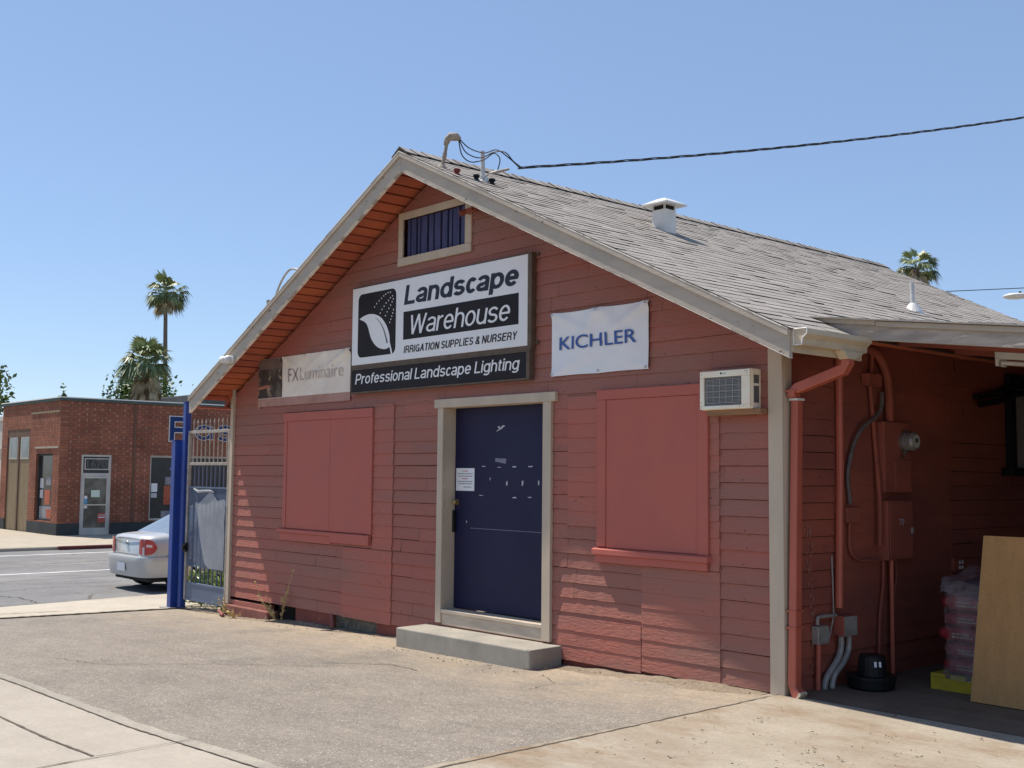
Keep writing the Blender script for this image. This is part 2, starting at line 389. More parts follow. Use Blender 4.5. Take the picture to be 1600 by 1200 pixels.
M['lot'] = ground_mat('worn_sandy_asphalt', (0.241, 0.209, 0.173, 1), (0.200, 0.175, 0.148, 1), 0.26, 130, stain=(0.159, 0.140, 0.119, 1), dirt=(0.337, 0.271, 0.197, 1), dirt_y=(-1.5, -0.1), pebble=(0.474, 0.432, 0.377, 1))
M['walk'] = ground_mat('pale_sidewalk_concrete', (0.384, 0.344, 0.288, 1), (0.339, 0.302, 0.251, 1), 0.10, 120, stain=(0.311, 0.275, 0.229, 1))
M['walk_edge'] = ground_mat('worn_concrete_edging', (0.339, 0.307, 0.256, 1), (0.284, 0.256, 0.215, 1), 0.2, 120, stain=(0.238, 0.215, 0.183, 1))
M['drive'] = ground_mat('tan_driveway_concrete', (0.357, 0.312, 0.248, 1), (0.306, 0.261, 0.199, 1), 0.16, 120, stain=(0.264, 0.209, 0.152, 1), dirt=(0.230, 0.158, 0.100, 1))
M['apron'] = ground_mat('cream_apron_concrete', (0.458, 0.407, 0.329, 1), (0.393, 0.343, 0.275, 1), 0.12, 60, stain=(0.320, 0.270, 0.206, 1))
M['road'] = ground_mat('grey_road_asphalt', (0.188, 0.183, 0.180, 1), (0.156, 0.152, 0.149, 1), 0.18, 90, stain=(0.238, 0.229, 0.220, 1), stain_s=0.25, crack=(0.22, 0.006))
M['far_walk'] = ground_mat('far_sidewalk_concrete', (0.403, 0.352, 0.275, 1), (0.348, 0.302, 0.238, 1), 0.1, 20)
M['earth'] = ground_mat('dry_earth', (0.26, 0.215, 0.16, 1), (0.2, 0.17, 0.13, 1), 0.25, 40, dirt=(0.1, 0.11, 0.05, 1))
M['carport_slab'] = ground_mat('shade_darkened_concrete', (0.172, 0.133, 0.095, 1), (0.127, 0.099, 0.072, 1), 0.16, 120, stain=(0.086, 0.067, 0.049, 1), dirt=(0.115, 0.076, 0.047, 1))  # concrete with the carport's shade put into its colour
M['dark_wall'] = mat('shade_dark_boards', (0.075, 0.032, 0.026, 1), 0.9, base2=(0.05, 0.025, 0.022, 1), nscale=2)  # for the unseen carport walls, coloured dark to deepen the shade
M['joint'] = mat('dark_joint_dirt', (0.075, 0.062, 0.05, 1), 0.95, base2=(0.16, 0.135, 0.105, 1), nscale=7)
M['white_line'] = mat('worn_white_road_paint', (0.72, 0.71, 0.69, 1), 0.8, base2=(0.5, 0.49, 0.47, 1), nscale=3)
M['curb_red'] = mat('faded_red_curb_paint', (0.16, 0.04, 0.035, 1), 0.8, base2=(0.1, 0.03, 0.03, 1), nscale=3)

struct(sheet([-500, -150, -60, 60, 150, 500], [-500, -150, -60, 60, 150, 500], zf=lambda x, y: -0.50).build('ground', M['earth']))
struct(sheet(frange(-16.2, -4.0, 1.5), frange(-40, 60, 4), zf=lambda x, y: -0.42).build('road', M['road']))
# far sidewalk: tan strip with a curb
m = MB(); m.box(-21.2, -16.0, -2.0, 60, -0.49, -0.335); struct(m.build('far_sidewalk', M['far_walk'], bevel=0.02))
m = MB(); m.box(-60, -21.2, -2.0, 5.34, -0.49, -0.336); struct(m.build('side_street_pavement', M['far_walk']))
m = MB(); m.box(-15.99, -15.85, 3.6, 30, -0.49, -0.325); struct(m.build('painted_curb', M['curb_red'], bevel=0.015))
m = MB()
for x, w in ((-9.5, 0.13), (-14.5, 0.16)):
    m.face([(x - w / 2, -30, -0.416), (x + w / 2, -30, -0.416), (x + w / 2, 50, -0.416), (x - w / 2, 50, -0.416)])
struct(m.build('road_markings', M['white_line']))
# asphalt lot in front of the building
struct(sheet(frange(-2.0, 8.9, 0.25), frange(-4.2, 1.0, 0.25)).build('asphalt_lot', M['lot']))
# sidewalk along the front, ragged edge towards the asphalt
def strip(x0, x1, ya, yb, dz, jit, step=0.12, dy_seed=1):
    r2 = random.Random(dy_seed); m = MB()
    xs = frange(x0, x1, step); k = 0; ed = []
    for x in xs:
        k = 0.75 * k + r2.uniform(-jit, jit); ed.append(yb + k)
    for i in range(len(xs) - 1):
        m.face([(xs[i], ya, zg(xs[i]) + dz), (xs[i + 1], ya, zg(xs[i + 1]) + dz), (xs[i + 1], ed[i + 1], zg(xs[i + 1]) + dz), (xs[i], ed[i], zg(xs[i]) + dz)])
    return m
struct(strip(-4.0, 20, -7.2, -3.99, 0.004, 0.0).build('sidewalk', M['walk']))
struct(strip(-4.0, 8.6, -3.99, -3.885, 0.006, 0.011).build('sidewalk_edging', M['walk_edge']))
m = MB()
def ribbon(m, pts, w, dz, jit=0.004, seed=3, zf=None):
    r2 = random.Random(seed); P = [Vector((p[0], p[1], 0)) for p in pts]
    dense = []
    for a, b in zip(P, P[1:]):
        n = max(1, int((b - a).length / 0.06))
        dense += [a.lerp(b, i / n) for i in range(n)]
    dense.append(P[-1])
    L_, R_ = [], []
    for i, p in enumerate(dense):
        d = (dense[min(i + 1, len(dense) - 1)] - dense[max(i - 1, 0)]).normalized(); nrm = Vector((-d.y, d.x, 0))
        ww = w * r2.uniform(0.45, 1.2) / 2; c = p + nrm * r2.uniform(-jit, jit)
        z = (zf(p.x, p.y) if zf else zg(p.x)) + dz
        L_.append((c.x + nrm.x * ww, c.y + nrm.y * ww, z)); R_.append((c.x - nrm.x * ww, c.y - nrm.y * ww, z))
    for i in range(len(dense) - 1):
        m.face([L_[i], L_[i + 1], R_[i + 1], R_[i]])
ribbon(m, [(-4, -3.99), (8.6, -3.99)], 0.014, 0.010, 0.003, 5)
ribbon(m, [(-4, -4.52), (6.95, -4.52)], 0.02, 0.009, 0.002, 6)
ribbon(m, [(6.93, -3.89), (7.0, -4.52)], 0.012, 0.013, 0.006, 7)
ribbon(m, [(7.0, -4.52), (7.15, -5.9), (7.1, -7.1)], 0.016, 0.009, 0.004, 8)
ribbon(m, [(3.5, -4.52), (3.5, -7.1)], 0.016, 0.009, 0.003, 18)
ribbon(m, [(8.55, 0.02), (8.60, -2.0), (8.64, -3.9)], 0.022, 0.010, 0.006, 9)
ribbon(m, [(2.7, -3.2), (3.4, -3.05), (4.1, -2.3), (4.9, -1.6)], 0.009, 0.006, 0.02, 10)
ribbon(m, [(4.7, -1.5), (5.2, -1.1), (5.6, -1.15)], 0.014, 0.006, 0.02, 11)
ribbon(m, [(6.5, -0.5), (6.9, -0.75), (7.0, -1.1)], 0.008, 0.006, 0.015, 12)
struct(m.build('pavement_joints', M['joint']))
# driveway concrete to the right, and the carport floor
struct(sheet(frange(8.56, 20, 0.6), frange(-7.2, 0.25, 0.5), 0.007).build('driveway', M['drive']))
struct(sheet(frange(8.58, 14, 0.6), frange(0.02, 9, 0.5), 0.011).build('carport_floor', M['carport_slab']))  # starts at the shadow line, darker by colour than the driveway
# apron between the lot and the left street
lot_edge = [(-1.95, -4.0), (-1.95, -2.9), (-1.90, -2.35), (-1.72, -1.5), (-1.58, -0.75), (-1.48, -0.12), (-1.35, 0.05)]
kerb_edge = [(-4.0, -4.0), (-3.7, -2.6), (-3.72, -1.75), (-3.85, -0.75), (-4.0, 0.2), (-4.05, 1.1), (-4.05, 3.0)]
m = MB()
le = [(-1.95, -4.0), (-1.95, -2.9), (-1.90, -2.35), (-1.72, -1.5), (-1.58, -0.75), (-1.40, 0.0), (-0.2, 0.05)]
for i in range(6):
    a, b, c, d = le[i], le[i + 1], kerb_edge[i + 1], kerb_edge[i]
    m.face([(a[0], a[1], zg(a[0]) + 0.012), (b[0], b[1], zg(b[0]) + 0.012), (c[0], c[1], -0.375), (d[0], d[1], -0.375)])
m.face([(-0.2, 0.05, -0.245), (-4.05, 3.0, -0.375), (-4.05, 12, -0.375), (-0.2, 12, -0.245)])
for i in range(6):
    c, d = kerb_edge[i + 1], kerb_edge[i]
    m.face([(c[0], c[1], -0.375), (d[0], d[1], -0.375), (d[0], d[1], -0.48), (c[0], c[1], -0.48)])
m.face([(-4.05, 3, -0.375), (-4.05, 12, -0.375), (-4.05, 12, -0.48), (-4.05, 3, -0.48)])
struct(m.build('apron', M['apron']))
m = MB(); ribbon(m, [(-1.95, -4.0), (-1.90, -2.35), (-1.72, -1.5), (-1.58, -0.75), (-1.40, 0.0)], 0.05, 0.018, 0.012, 14)
ribbon(m, [(-1.4, 0.0), (-0.2, -0.05)], 0.04, 0.02, 0.01, 15)
ribbon(m, [(-2.6, -2.9), (-2.2, -1.2), (-1.9, -0.2)], 0.03, 0.022, 0.03, 16, zf=lambda x, y: -0.335)
struct(m.build('apron_seam', M['joint']))
m = MB(); zr = lambda x, y: -0.42
ribbon(m, [(-8.8, -2.6), (-7.2, -1.6), (-6.3, -1.3), (-5.2, -0.9), (-4.3, -0.9)], 0.03, 0.006, 0.06, 31, zr)
ribbon(m, [(-6.3, -1.3), (-6.6, 0.2), (-6.1, 1.6)], 0.022, 0.006, 0.06, 32, zr)
ribbon(m, [(-9.0, -0.8), (-7.9, -0.6), (-7.0, 0.6), (-7.2, 2.6)], 0.022, 0.006, 0.06, 33, zr)
ribbon(m, [(-12.6, -1.0), (-11.5, 1.2), (-11.9, 3.2)], 0.03, 0.006, 0.06, 34, zr)
struct(m.build('road_cracks', M['joint']))
m = MB()
for k, (xa, xb_, ya, yb_) in enumerate(((-12.6, -11.2, -8, 16), (-8.9, -8.1, -8, 16))):
    ys_ = frange(ya, yb_, .4); rr_ = random.Random(k)
    for y0, y1 in zip(ys_, ys_[1:]):
        m.face([(xa, y0, -0.4175), (xb_, y0, -0.4175), (xb_, y1, -0.4175), (xa, y1, -0.4175)])
M['worn_lane'] = ground_mat('tyre_polished_lane', (0.225, 0.215, 0.205, 1), (0.19, 0.183, 0.176, 1), 0.16, 60, stain=(0.15, 0.145, 0.14, 1), stain_s=0.5)
struct(m.build('worn_lane', M['worn_lane']))

# ------------------------------------------------------------------ red building
RX, RZ = 4.363, 4.887                    # ridge
EX1, EZ1 = 9.027, 2.652                  # eave, carport side
EX0, EZ0 = -0.229, 2.580                 # eave, street side
SL1 = (RZ - EZ1) / (EX1 - RX); SL0 = (RZ - EZ0) / (RX - EX0)
OH = -0.514
W = 8.595; DEP = 8.1
def roof_z(x): return RZ - (x - RX) * SL1 if x > RX else RZ - (RX - x) * SL0

bld = thing('red_building', 'red clapboard gabled warehouse with grey shingle roof and navy door', 'building', (4.3, 4.0, -0.1))

def clip(poly, a, b, c):
    """keep a*u + b*v <= c"""
    out = []
    for i in range(len(poly)):
        p, q = poly[i], poly[(i + 1) % len(poly)]
        dp, dq = a * p[0] + b * p[1] - c, a * q[0] + b * q[1] - c
        if dp <= 0: out.append(p)
        if (dp < 0 < dq) or (dq < 0 < dp):
            t = dp / (dp - dq); out.append((p[0] + t * (q[0] - p[0]), p[1] + t * (q[1] - p[1])))
    return out
def siding(m, u0, u1, z0, z1, place, holes=(), clips=(), e=0.13, t=0.010, cell=0.07, jit=0.0016, tone=(0.0, 0.45), seg=(0.9, 3.2), seed=1, lift=0.0, mi=0, gap=0.0045):
    r2 = random.Random(seed)
    k = 0
    while z0 + k * e < z1 - 1e-6:
        zb, zt = z0 + k * e, min(z0 + (k + 1) * e, z1); k += 1
        u = u0
        rowdz = r2.uniform(-0.004, 0.004)
        while u < u1 - 1e-6:
            ue = min(u + r2.uniform(*seg), u1)
            if u1 - ue < 0.35: ue = u1
            tn = r2.uniform(*tone); tk = t * r2.uniform(0.85, 1.2)
            tilt = r2.uniform(-0.0018, 0.0018)
            edges = [u + 0.0015]; 
            x = u + cell * r2.uniform(0.5, 1)
            while x < ue - cell * 0.4:
                edges.append(x); x += cell * r2.uniform(0.7, 1.3)
            edges.append(ue - 0.0015)
            for h in holes:
                for hu in (h[0], h[1]):
                    if edges[0] < hu < edges[-1]: edges.append(hu)
            edges = sorted(set(edges))
            js = [tk + r2.uniform(-jit, jit) + tilt * (q - u) for q in edges]
            if place is front and lift == 0: tk *= 1.5 if zb < 1.35 else 1.0
            gp_ = gap if zb < 1.95 else min(gap, 0.0012)
            zs = [zb + gp_ + tilt * 1.2 * (q - u) + r2.uniform(-0.0012, 0.0012) for q in edges]
            for i in range(len(edges) - 1):
                a, b = edges[i], edges[i + 1]
                spans = [(zb, zt)]
                mid = (a + b) / 2
                for h in holes:
                    if h[0] < mid < h[1]:
                        ns = []
                        for s0, s1 in spans:
                            if s1 <= h[2] or s0 >= h[3]: ns.append((s0, s1)); continue
                            if s0 < h[2]: ns.append((s0, h[2]))
                            if s1 > h[3]: ns.append((h[3], s1))
                        spans = ns
                for s0, s1 in spans:
                    low = abs(s0 - zb) < 1e-9
                    p = [(a, zs[i] if low else s0), (b, zs[i + 1] if low else s0), (b, s1), (a, s1)]
                    for c in clips: p = clip(p, *c)
                    if len(p) < 3: continue
                    def dd(q):
                        f = (q[0] - a) / (b - a)
                        return lift + (js[i] * (1 - f) + js[i + 1] * f) * (1 - (q[1] - zb) / e)
                    m.face([place(q[0], q[1], dd(q)) for q in p], mi, tn)
                    if low and abs(p[0][1] - zs[i]) < 1e-6 and len(p) >= 4:
                        m.face([place(a, zs[i], dd(p[0])), place(b, zs[i + 1], dd(p[1])), place(b, zs[i + 1], -0.003), place(a, zs[i], -0.003)], mi, tn * 0.6 if zb < 1.95 else 1.0)  # upper lips take the lightest tone, painting bounce light on the undersides
            u = ue
front = lambda u, z, d: (u, -d, z)
side = lambda u, z, d: (W + d, u, z)
sideL = lambda u, z, d: (-d, u, z)
backp = lambda u, z, d: (u, DEP + d, z)
gable = [(-SL0, 1.0, RZ - RX * SL0 - 0.10), (SL1, 1.0, RZ + RX * SL1 - 0.10)]
door_hole = (4.50, 5.99, 0.10, 2.285)
vent_hole = (3.735, 4.80, 3.935, 4.352)
crawl = (1.09, 1.66, -0.2, 0.012)
mb = MB()
siding(mb, 0.0, W, 0.0, 4.9, front, holes=[door_hole, vent_hole], clips=gable, seed=3, t=0.0128)
mb.build('front_siding', M['siding'], bld)
mb = MB()                                                    # fresher replacement boards
fr = dict(tone=(0.75, 1.0), t=0.0055, jit=0.0006, lift=0.014, seg=(5, 6), gap=0.004)
for sd, (x0, x1, z0, z1), tt in ((5, (3.255, 3.622, 0.78, 2.365), .008), (6, (2.67, 3.622, -0.005, 0.775), .008), (7, (6.303, 6.684, 1.157, 2.315), .008), (8, (7.912, 8.01, 0.862, 2.088), .008), (9, (7.19, 8.01, -0.012, 0.856), .005), (10, (6.162, 7.184, -0.03, 0.36), .005)):
    fr['t'] = tt
    mb = MB(); siding(mb, x0, x1, z0, z1, front, seed=sd, **fr)
    mb.box(x0 + 0.001, x1 - 0.001, -0.0135, 0.0, z0 + 0.002, z1 - 0.001, 0, 0.0)
    mb.build('replacement_boards', M['siding'], bld)
# narrow odd strips beside the trims
mb = MB()
siding(mb, 6.115, 6.30, 0.91, 2.34, front, seed=15, tone=(0.3, 0.7), t=0.008, lift=0.005, seg=(3, 4))
mb.build('infill_boards', M['siding'], bld)
mb = MB()
siding(mb, 3.80, 4.40, 2.24, 2.40, front, seed=16, tone=(0.4, 0.8), t=0.008, lift=0.004, seg=(3, 4))
mb.build('infill_boards', M['siding'], bld)
mb = MB()
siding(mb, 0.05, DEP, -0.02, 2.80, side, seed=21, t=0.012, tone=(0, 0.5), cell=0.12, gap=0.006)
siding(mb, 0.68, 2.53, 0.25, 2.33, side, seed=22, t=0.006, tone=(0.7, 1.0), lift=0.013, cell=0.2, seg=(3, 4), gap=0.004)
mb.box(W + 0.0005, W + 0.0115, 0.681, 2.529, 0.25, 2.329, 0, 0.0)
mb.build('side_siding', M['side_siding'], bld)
mb = MB()
siding(mb, 0.05, DEP, -0.2, 2.70, sideL, seed=23, cell=0.5)
siding(mb, 0, W, -0.1, 4.9, backp, clips=gable, seed=24, cell=0.5)
mb.build('rear_siding', M['siding'], bld)
mb = MB()                                                    # boards behind the gaps
def cell_wall(m, u0, u1, z0, z1, place, holes, clips, d):
    us = sorted(set([u0, u1] + [h[i] for h in holes for i in (0, 1)])); zs = sorted(set([z0, z1] + [h[i] for h in holes for i in (2, 3)]))
    for a, b in zip(us, us[1:]):
        for c, e in zip(zs, zs[1:]):
            if any(h[0] <= (a + b) / 2 <= h[1] and h[2] <= (c + e) / 2 <= h[3] for h in holes): continue
            p = [(a, c), (b, c), (b, e), (a, e)]
            for k in clips: p = clip(p, *k)
            if len(p) > 2: m.face([place(q[0], q[1], d) for q in p])
cell_wall(mb, 0, W, 0.012, 4.9, front, [door_hole, vent_hole], gable, -0.006)
cell_wall(mb, 0.02, DEP - 0.02, -0.3, 2.8, side, [], [], -0.006)
cell_wall(mb, 0.02, DEP - 0.02, -0.3, 2.7, sideL, [], [], -0.006)
cell_wall(mb, 0, W, -0.3, 4.9, backp, [], gable, -0.006)
mb.build('sheathing', M['backing'], bld)

mb = MB(); r2 = random.Random(91)
for k in range(34):
    z = k * 0.13 + 0.024
    for i in range(22):
        x = 0.15 + i * 0.405 + r2.uniform(-0.02, 0.02)
        if x > W - 0.15 or z > min(RZ - (RX - x) * SL0 if x < RX else 9, RZ - (x - RX) * SL1 if x > RX else 9) - 0.25 or r2.random() < 0.55: continue
        if (4.3 < x < 6.2 and z < 2.45) or (3.6 < x < 4.95 and 3.8 < z < 4.5): continue
        rr = r2.uniform(0.003, 0.0055); d = 0.021 if z < 1.35 else 0.0145
        mb.face([(x + rr * math.cos(R(60 * q)), -d, z + rr * r2.uniform(.7, 1.4) * math.sin(R(60 * q))) for q in range(6)])
stuff(mb.build('nail_heads', M['backing'], bld))
mb = MB(); r2 = random.Random(92)
for k in range(9):
    zb = 0.10 + k * 0.13 - 0.02
    for q in range(r2.choice((4, 7, 9))):
        y = 0.305 + 0.022 * r2.gauss(0, .8) + (0.03 if k < 5 else 0); z = zb + r2.uniform(0.012, 0.115); w = r2.uniform(0.002, 0.007); h = r2.uniform(0.01, 0.05)
        d = 0.0155
        mb.face([(W + d, y - w, z), (W + d, y + w * .6, z - h * .3), (W + d, y + w, z + h * .7), (W + d, y - w * .5, z + h)])
mb.build('paint_streak', mat('chalky_pale_drips', (0.42, 0.23, 0.19, 1), 0.8, base2=(0.34, 0.13, 0.095, 1), nscale=30), bld)
# footing under the boards
mb = MB()
mb.box(0.0, 1.09, -0.055, 0.12, -0.45, -0.095)
mb.build('footing_block', M['block_red'], bld, bevel=0.015)
mb = MB(); mb.box(0.02, 1.0, -0.012, 0.1, -0.094, -0.035); mb.build('skirt_board', M['siding'], bld, bevel=0.004)
mb = MB()
for b_ in ((1.66, 2.50, 0.004, 0.12, -0.45, 0.008), (3.34, 4.25, 0.002, 0.12, -0.45, 0.008), (6.23, 8.5, 0.012, 0.12, -0.45, 0.008), (W - 0.12, W - 0.008, 0.1201, DEP, -0.45, -0.008)):
    mb = MB(); mb.box(*b_); mb.build('footing', M['foundation'], bld)
mb = MB(); mb.box(2.50, 3.34, 0.03, 0.12, -0.45, 0.008); mb.build('bare_footing', M['old_concrete'], bld)
mb = MB(); mb.box(1.09, 1.66, 0.10, 0.6, -0.45, 0.008); mb.build('crawl_opening', M['void'], bld)

# door: frame, leaf, sill
mb = MB()
mb.box(4.363, 6.162, -0.046, 0.0, 2.281, 2.369); mb.build('door_header', M['trim'], bld, bevel=0.004)
mb = MB(); mb.box(4.41, 4.50, -0.036, -0.002, 0.115, 2.2805); mb.box(4.4885, 4.4995, -0.002, 0.155, 0.115, 2.2805); mb.build('door_jamb', M['trim'], bld, bevel=0.003)
mb = MB(); mb.box(5.99, 6.10, -0.040, -0.002, 0.105, 2.2805); mb.box(5.9905, 6.0015, -0.002, 0.155, 0.105, 2.2805); mb.build('door_jamb', M['trim'], bld, bevel=0.003)
mb = MB(); mb.box(4.4995, 5.9905, 0.0, 0.155, 2.2805, 2.30); mb.build('door_head', M['trim'], bld)
door = None
mb = MB(); mb.box(4.503, 5.987, 0.13, 0.172, 0.262, 2.278); door = mb.build('door', M['door'], bld, bevel=0.002)
mb = MB(); mb.box(4.5005, 5.9895, -0.02, 0.155, 0.098, 0.215); mb.box(4.5005, 5.9895, -0.034, 0.155, 0.2152, 0.25); mb.build('door_sill', M['sill_wood'], bld, bevel=0.004)
mb = MB(); mb.lathe((0, 0, 0), [(0.032, 0), (0.03, 0.012)], 14); mb.v = [(4.545 + v[0], 0.129 - v[2], 1.325 + v[1]) for v in mb.v]
mb.ball((4.545, 0.092, 1.325), 0.027); mb.tube([(4.545, 0.13, 1.325), (4.545, 0.10, 1.325)], 0.011)
mb.build('knob', M['brass'], door)
mb = MB(); mb.box(4.505, 4.535, 0.095, 0.1295, 1.02, 1.24); mb.build('pull_plate', M['black'], door, bevel=0.004)
mb = MB(); mb.box(4.76, 5.97, 0.1285, 0.1297, 1.066, 1.071); mb.build('seam_line', M['tape_dim'], door)
mb = MB()
def smear(m, x, z, w, h, s, y=0.1282, n=6):
    r2 = random.Random(s); up_, lo_ = [], []
    for i in range(n + 1):
        xx = x - w / 2 + w * i / n
        up_.append((xx, y, z + h * r2.uniform(0.15, 0.6))); lo_.append((xx, y, z - h * r2.uniform(0.15, 0.6)))
    for i in range(n): m.face([lo_[i], lo_[i + 1], up_[i + 1], up_[i]])
for k, (x, z, w, h) in enumerate([(4.957, 1.687, .055, .010), (5.195, 1.678, .055, .008), (5.417, 1.683, .055, .016), (5.644, 1.686, .06, .014), (5.309, 1.52, .022, .055), (5.537, 1.527, .022, .05), (5.763, 1.536, .018, .055), (4.922, 1.399, .06, .010), (5.421, 1.387, .055, .016), (5.64, 1.394, .05, .012), (5.059, 1.562, .012, .03), (4.70, 1.13, .012, .03)]):
    mb = MB(); smear(mb, x, z, w, h, k); mb.build('tape_scrap', M['tape'], door)
mb = MB()
mb.face([(5.135, 0.1282, 2.025), (5.215, 0.1282, 2.052), (5.275, 0.1282, 2.082), (5.25, 0.1282, 2.092), (5.195, 0.1282, 2.064)])
mb.face([(5.16, 0.1279, 2.075), (5.205, 0.1279, 2.052), (5.19, 0.1279, 2.085)])
mb.build('torn_paper', M['tape'], door)
mb = MB(); mb.face([(5.132, 0.1283, 1.735), (5.29, 0.1283, 1.712), (5.30, 0.1283, 1.762), (5.135, 0.1283, 1.768)]); mb.build('tape_strip', M['tape_dim'], door)
# paper notice taped to the door
nt_ = thing('paper_notice', 'white paper notice with red and black lines taped on the navy door', 'notice', (4.67, 0.125, 1.55))
mb = MB(); mb.box(4.525, 4.815, 0.1265, 0.1285, 1.44, 1.668); mb.build('sheet', M['paper'], nt_)
def text(body, x0, x1, z0, z1, y, m, parent, name='lettering', shear=0.0, offset=0.0, place=None, align=True, res=3):
    c = bpy.data.curves.new('t', 'FONT'); c.body = body; c.shear = shear; c.offset = offset; c.resolution_u = res; c.fill_mode = 'FRONT'
    o = bpy.data.objects.new('t', c); col.objects.link(o)
    bpy.context.view_layer.update()
    me = bpy.data.meshes.new_from_object(o.evaluated_get(bpy.context.evaluated_depsgraph_get()))
    bpy.data.objects.remove(o)
    xs = [v.co.x for v in me.vertices]; ys = [v.co.y for v in me.vertices]
    ax, bx, ay, by = min(xs), max(xs), min(ys), max(ys)
    place = place or (lambda u, v: (u, y, v))
    mb = MB()
    mb.v = [place(x0 + (v.co.x - ax) / (bx - ax) * (x1 - x0), z0 + (v.co.y - ay) / (by - ay) * (z1 - z0)) for v in me.vertices]
    for p in me.polygons:
        mb.f.append(tuple(p.vertices)); mb.mi.append(0); mb.t.append(0.5)
    bpy.data.meshes.remove(me)
    return mb.build(name, m, parent)
yy = 0.1258
text('CLOSED', 4.62, 4.71, 1.631, 1.646, yy, M['red_ink'], nt_, 'heading', offset=0.02)
text('WARNING', 4.615, 4.715, 1.556, 1.571, yy, M['red_ink'], nt_, 'heading', offset=0.02)
mb = MB()
for z, a, b in ((1.612, .02, .27), (1.588, .03, .26), (1.535, .02, .265), (1.512, .04, .25), (1.478, .12, .24)):
    x = 4.525 + a
    r2 = random.Random(int(z * 1000))
    while x < 4.525 + b:
        w = r2.uniform(0.012, 0.03); mb.box(x, min(x + w, 4.525 + b), yy, 0.1264, z - 0.0035, z + 0.0035); x += w + 0.006
mb.build('text_lines', M['ink'], nt_)

# left window shutter
sh = MB(); sh.box(1.344, 3.251, -0.045, -0.006, 2.229, 2.330); sh.box(1.360, 1.432, -0.040, -0.006, 0.945, 2.2285); sh.box(3.21, 3.251, -0.040, -0.006, 0.935, 2.2285)
shb = sh.build('window_shutter', M['shutter'], bld, bevel=0.004)
mb = MB(); mb.box(1.434, 2.392, -0.032, -0.006, 0.94, 2.228); mb.build('shutter_leaf', M['shutter'], shb, bevel=0.003)
mb = MB(); mb.box(2.398, 3.208, -0.034, -0.006, 0.94, 2.228); mb.build('shutter_leaf', M['shutter'], shb, bevel=0.003)
mb = MB(); mb.prism([(1.257, -0.006, 0.936), (1.257, -0.050, 0.925), (1.257, -0.050, 0.884), (1.257, -0.006, 0.884)], (1.19, 0, 0))
mb.prism([(2.4475, -0.006, 0.936), (2.4475, -0.052, 0.925), (2.4475, -0.052, 0.816), (2.4475, -0.006, 0.816)], (0.775, 0, 0)); mb.box(1.30, 2.44, -0.03, -0.006, 0.79, 0.882)
mb.build('shutter_sill', M['shutter'], shb, bevel=0.003)
# right window shutter
sh = MB(); sh.box(6.686, 7.911, -0.045, -0.006, 2.266, 2.353); sh.box(6.686, 6.792, -0.042, -0.006, 0.995, 2.2655); sh.box(7.806, 7.911, -0.042, -0.006, 0.985, 2.2655)
shb = sh.build('window_shutter', M['shutter'], bld, bevel=0.004)
mb = MB(); mb.box(6.794, 7.804, -0.034, -0.006, 0.99, 2.264); mb.build('shutter_leaf', M['shutter'], shb, bevel=0.003)
mb = MB(); mb.prism([(6.655, -0.006, 0.992), (6.655, -0.072, 0.974), (6.655, -0.072, 0.928), (6.655, -0.006, 0.928)], (1.272, 0, 0)); mb.box(6.675, 7.905, -0.05, -0.006, 0.862, 0.927)
mb.build('shutter_sill', M['shutter'], shb, bevel=0.003)

# gable vent
mb = MB()
mb.box(3.656, 4.904, -0.030, -0.004, 4.352, 4.43); mb.box(3.656, 4.904, -0.034, -0.004, 3.845, 3.935); mb.box(3.656, 3.735, -0.028, -0.004, 3.9355, 4.3515); mb.box(4.80, 4.904, -0.028, -0.004, 3.9355, 4.3515)
gv = mb.build('gable_vent', M['trim'], bld, bevel=0.004)
mb = MB(); mb.box(3.70, 4.86, 0.07, 0.09, 3.90, 4.38); mb.build('vent_backing', M['dark_red'], gv)
x = 3.765; ws = [0.055, 0.10, 0.05, 0.12, 0.085, 0.115, 0.10, 0.055, 0.115, 0.105]
for i, w in enumerate(ws):
    mb = MB(); mb.box(x, x + w * 0.84, 0.02, 0.04, 3.938, 4.350); mb.build('vent_slat', M['vent_bar'], gv); x += w * 1.02 + 0.012
# corner boards
mb = MB(); mb.box(8.482, 8.612, -0.028, -0.001, -0.01, 2.625); mb.box(8.597, 8.612, -0.0005, 0.10, -0.01, 2.66)
mb.build('corner_board', M['trim'], bld, bevel=0.004)
mb = MB(); mb.box(-0.018, 0.055, -0.042, -0.001, -0.09, 2.80); mb.box(-0.018, -0.002, -0.0005, 0.09, -0.09, 2.62)
mb.build('corner_board', M['trim'], bld, bevel=0.004)

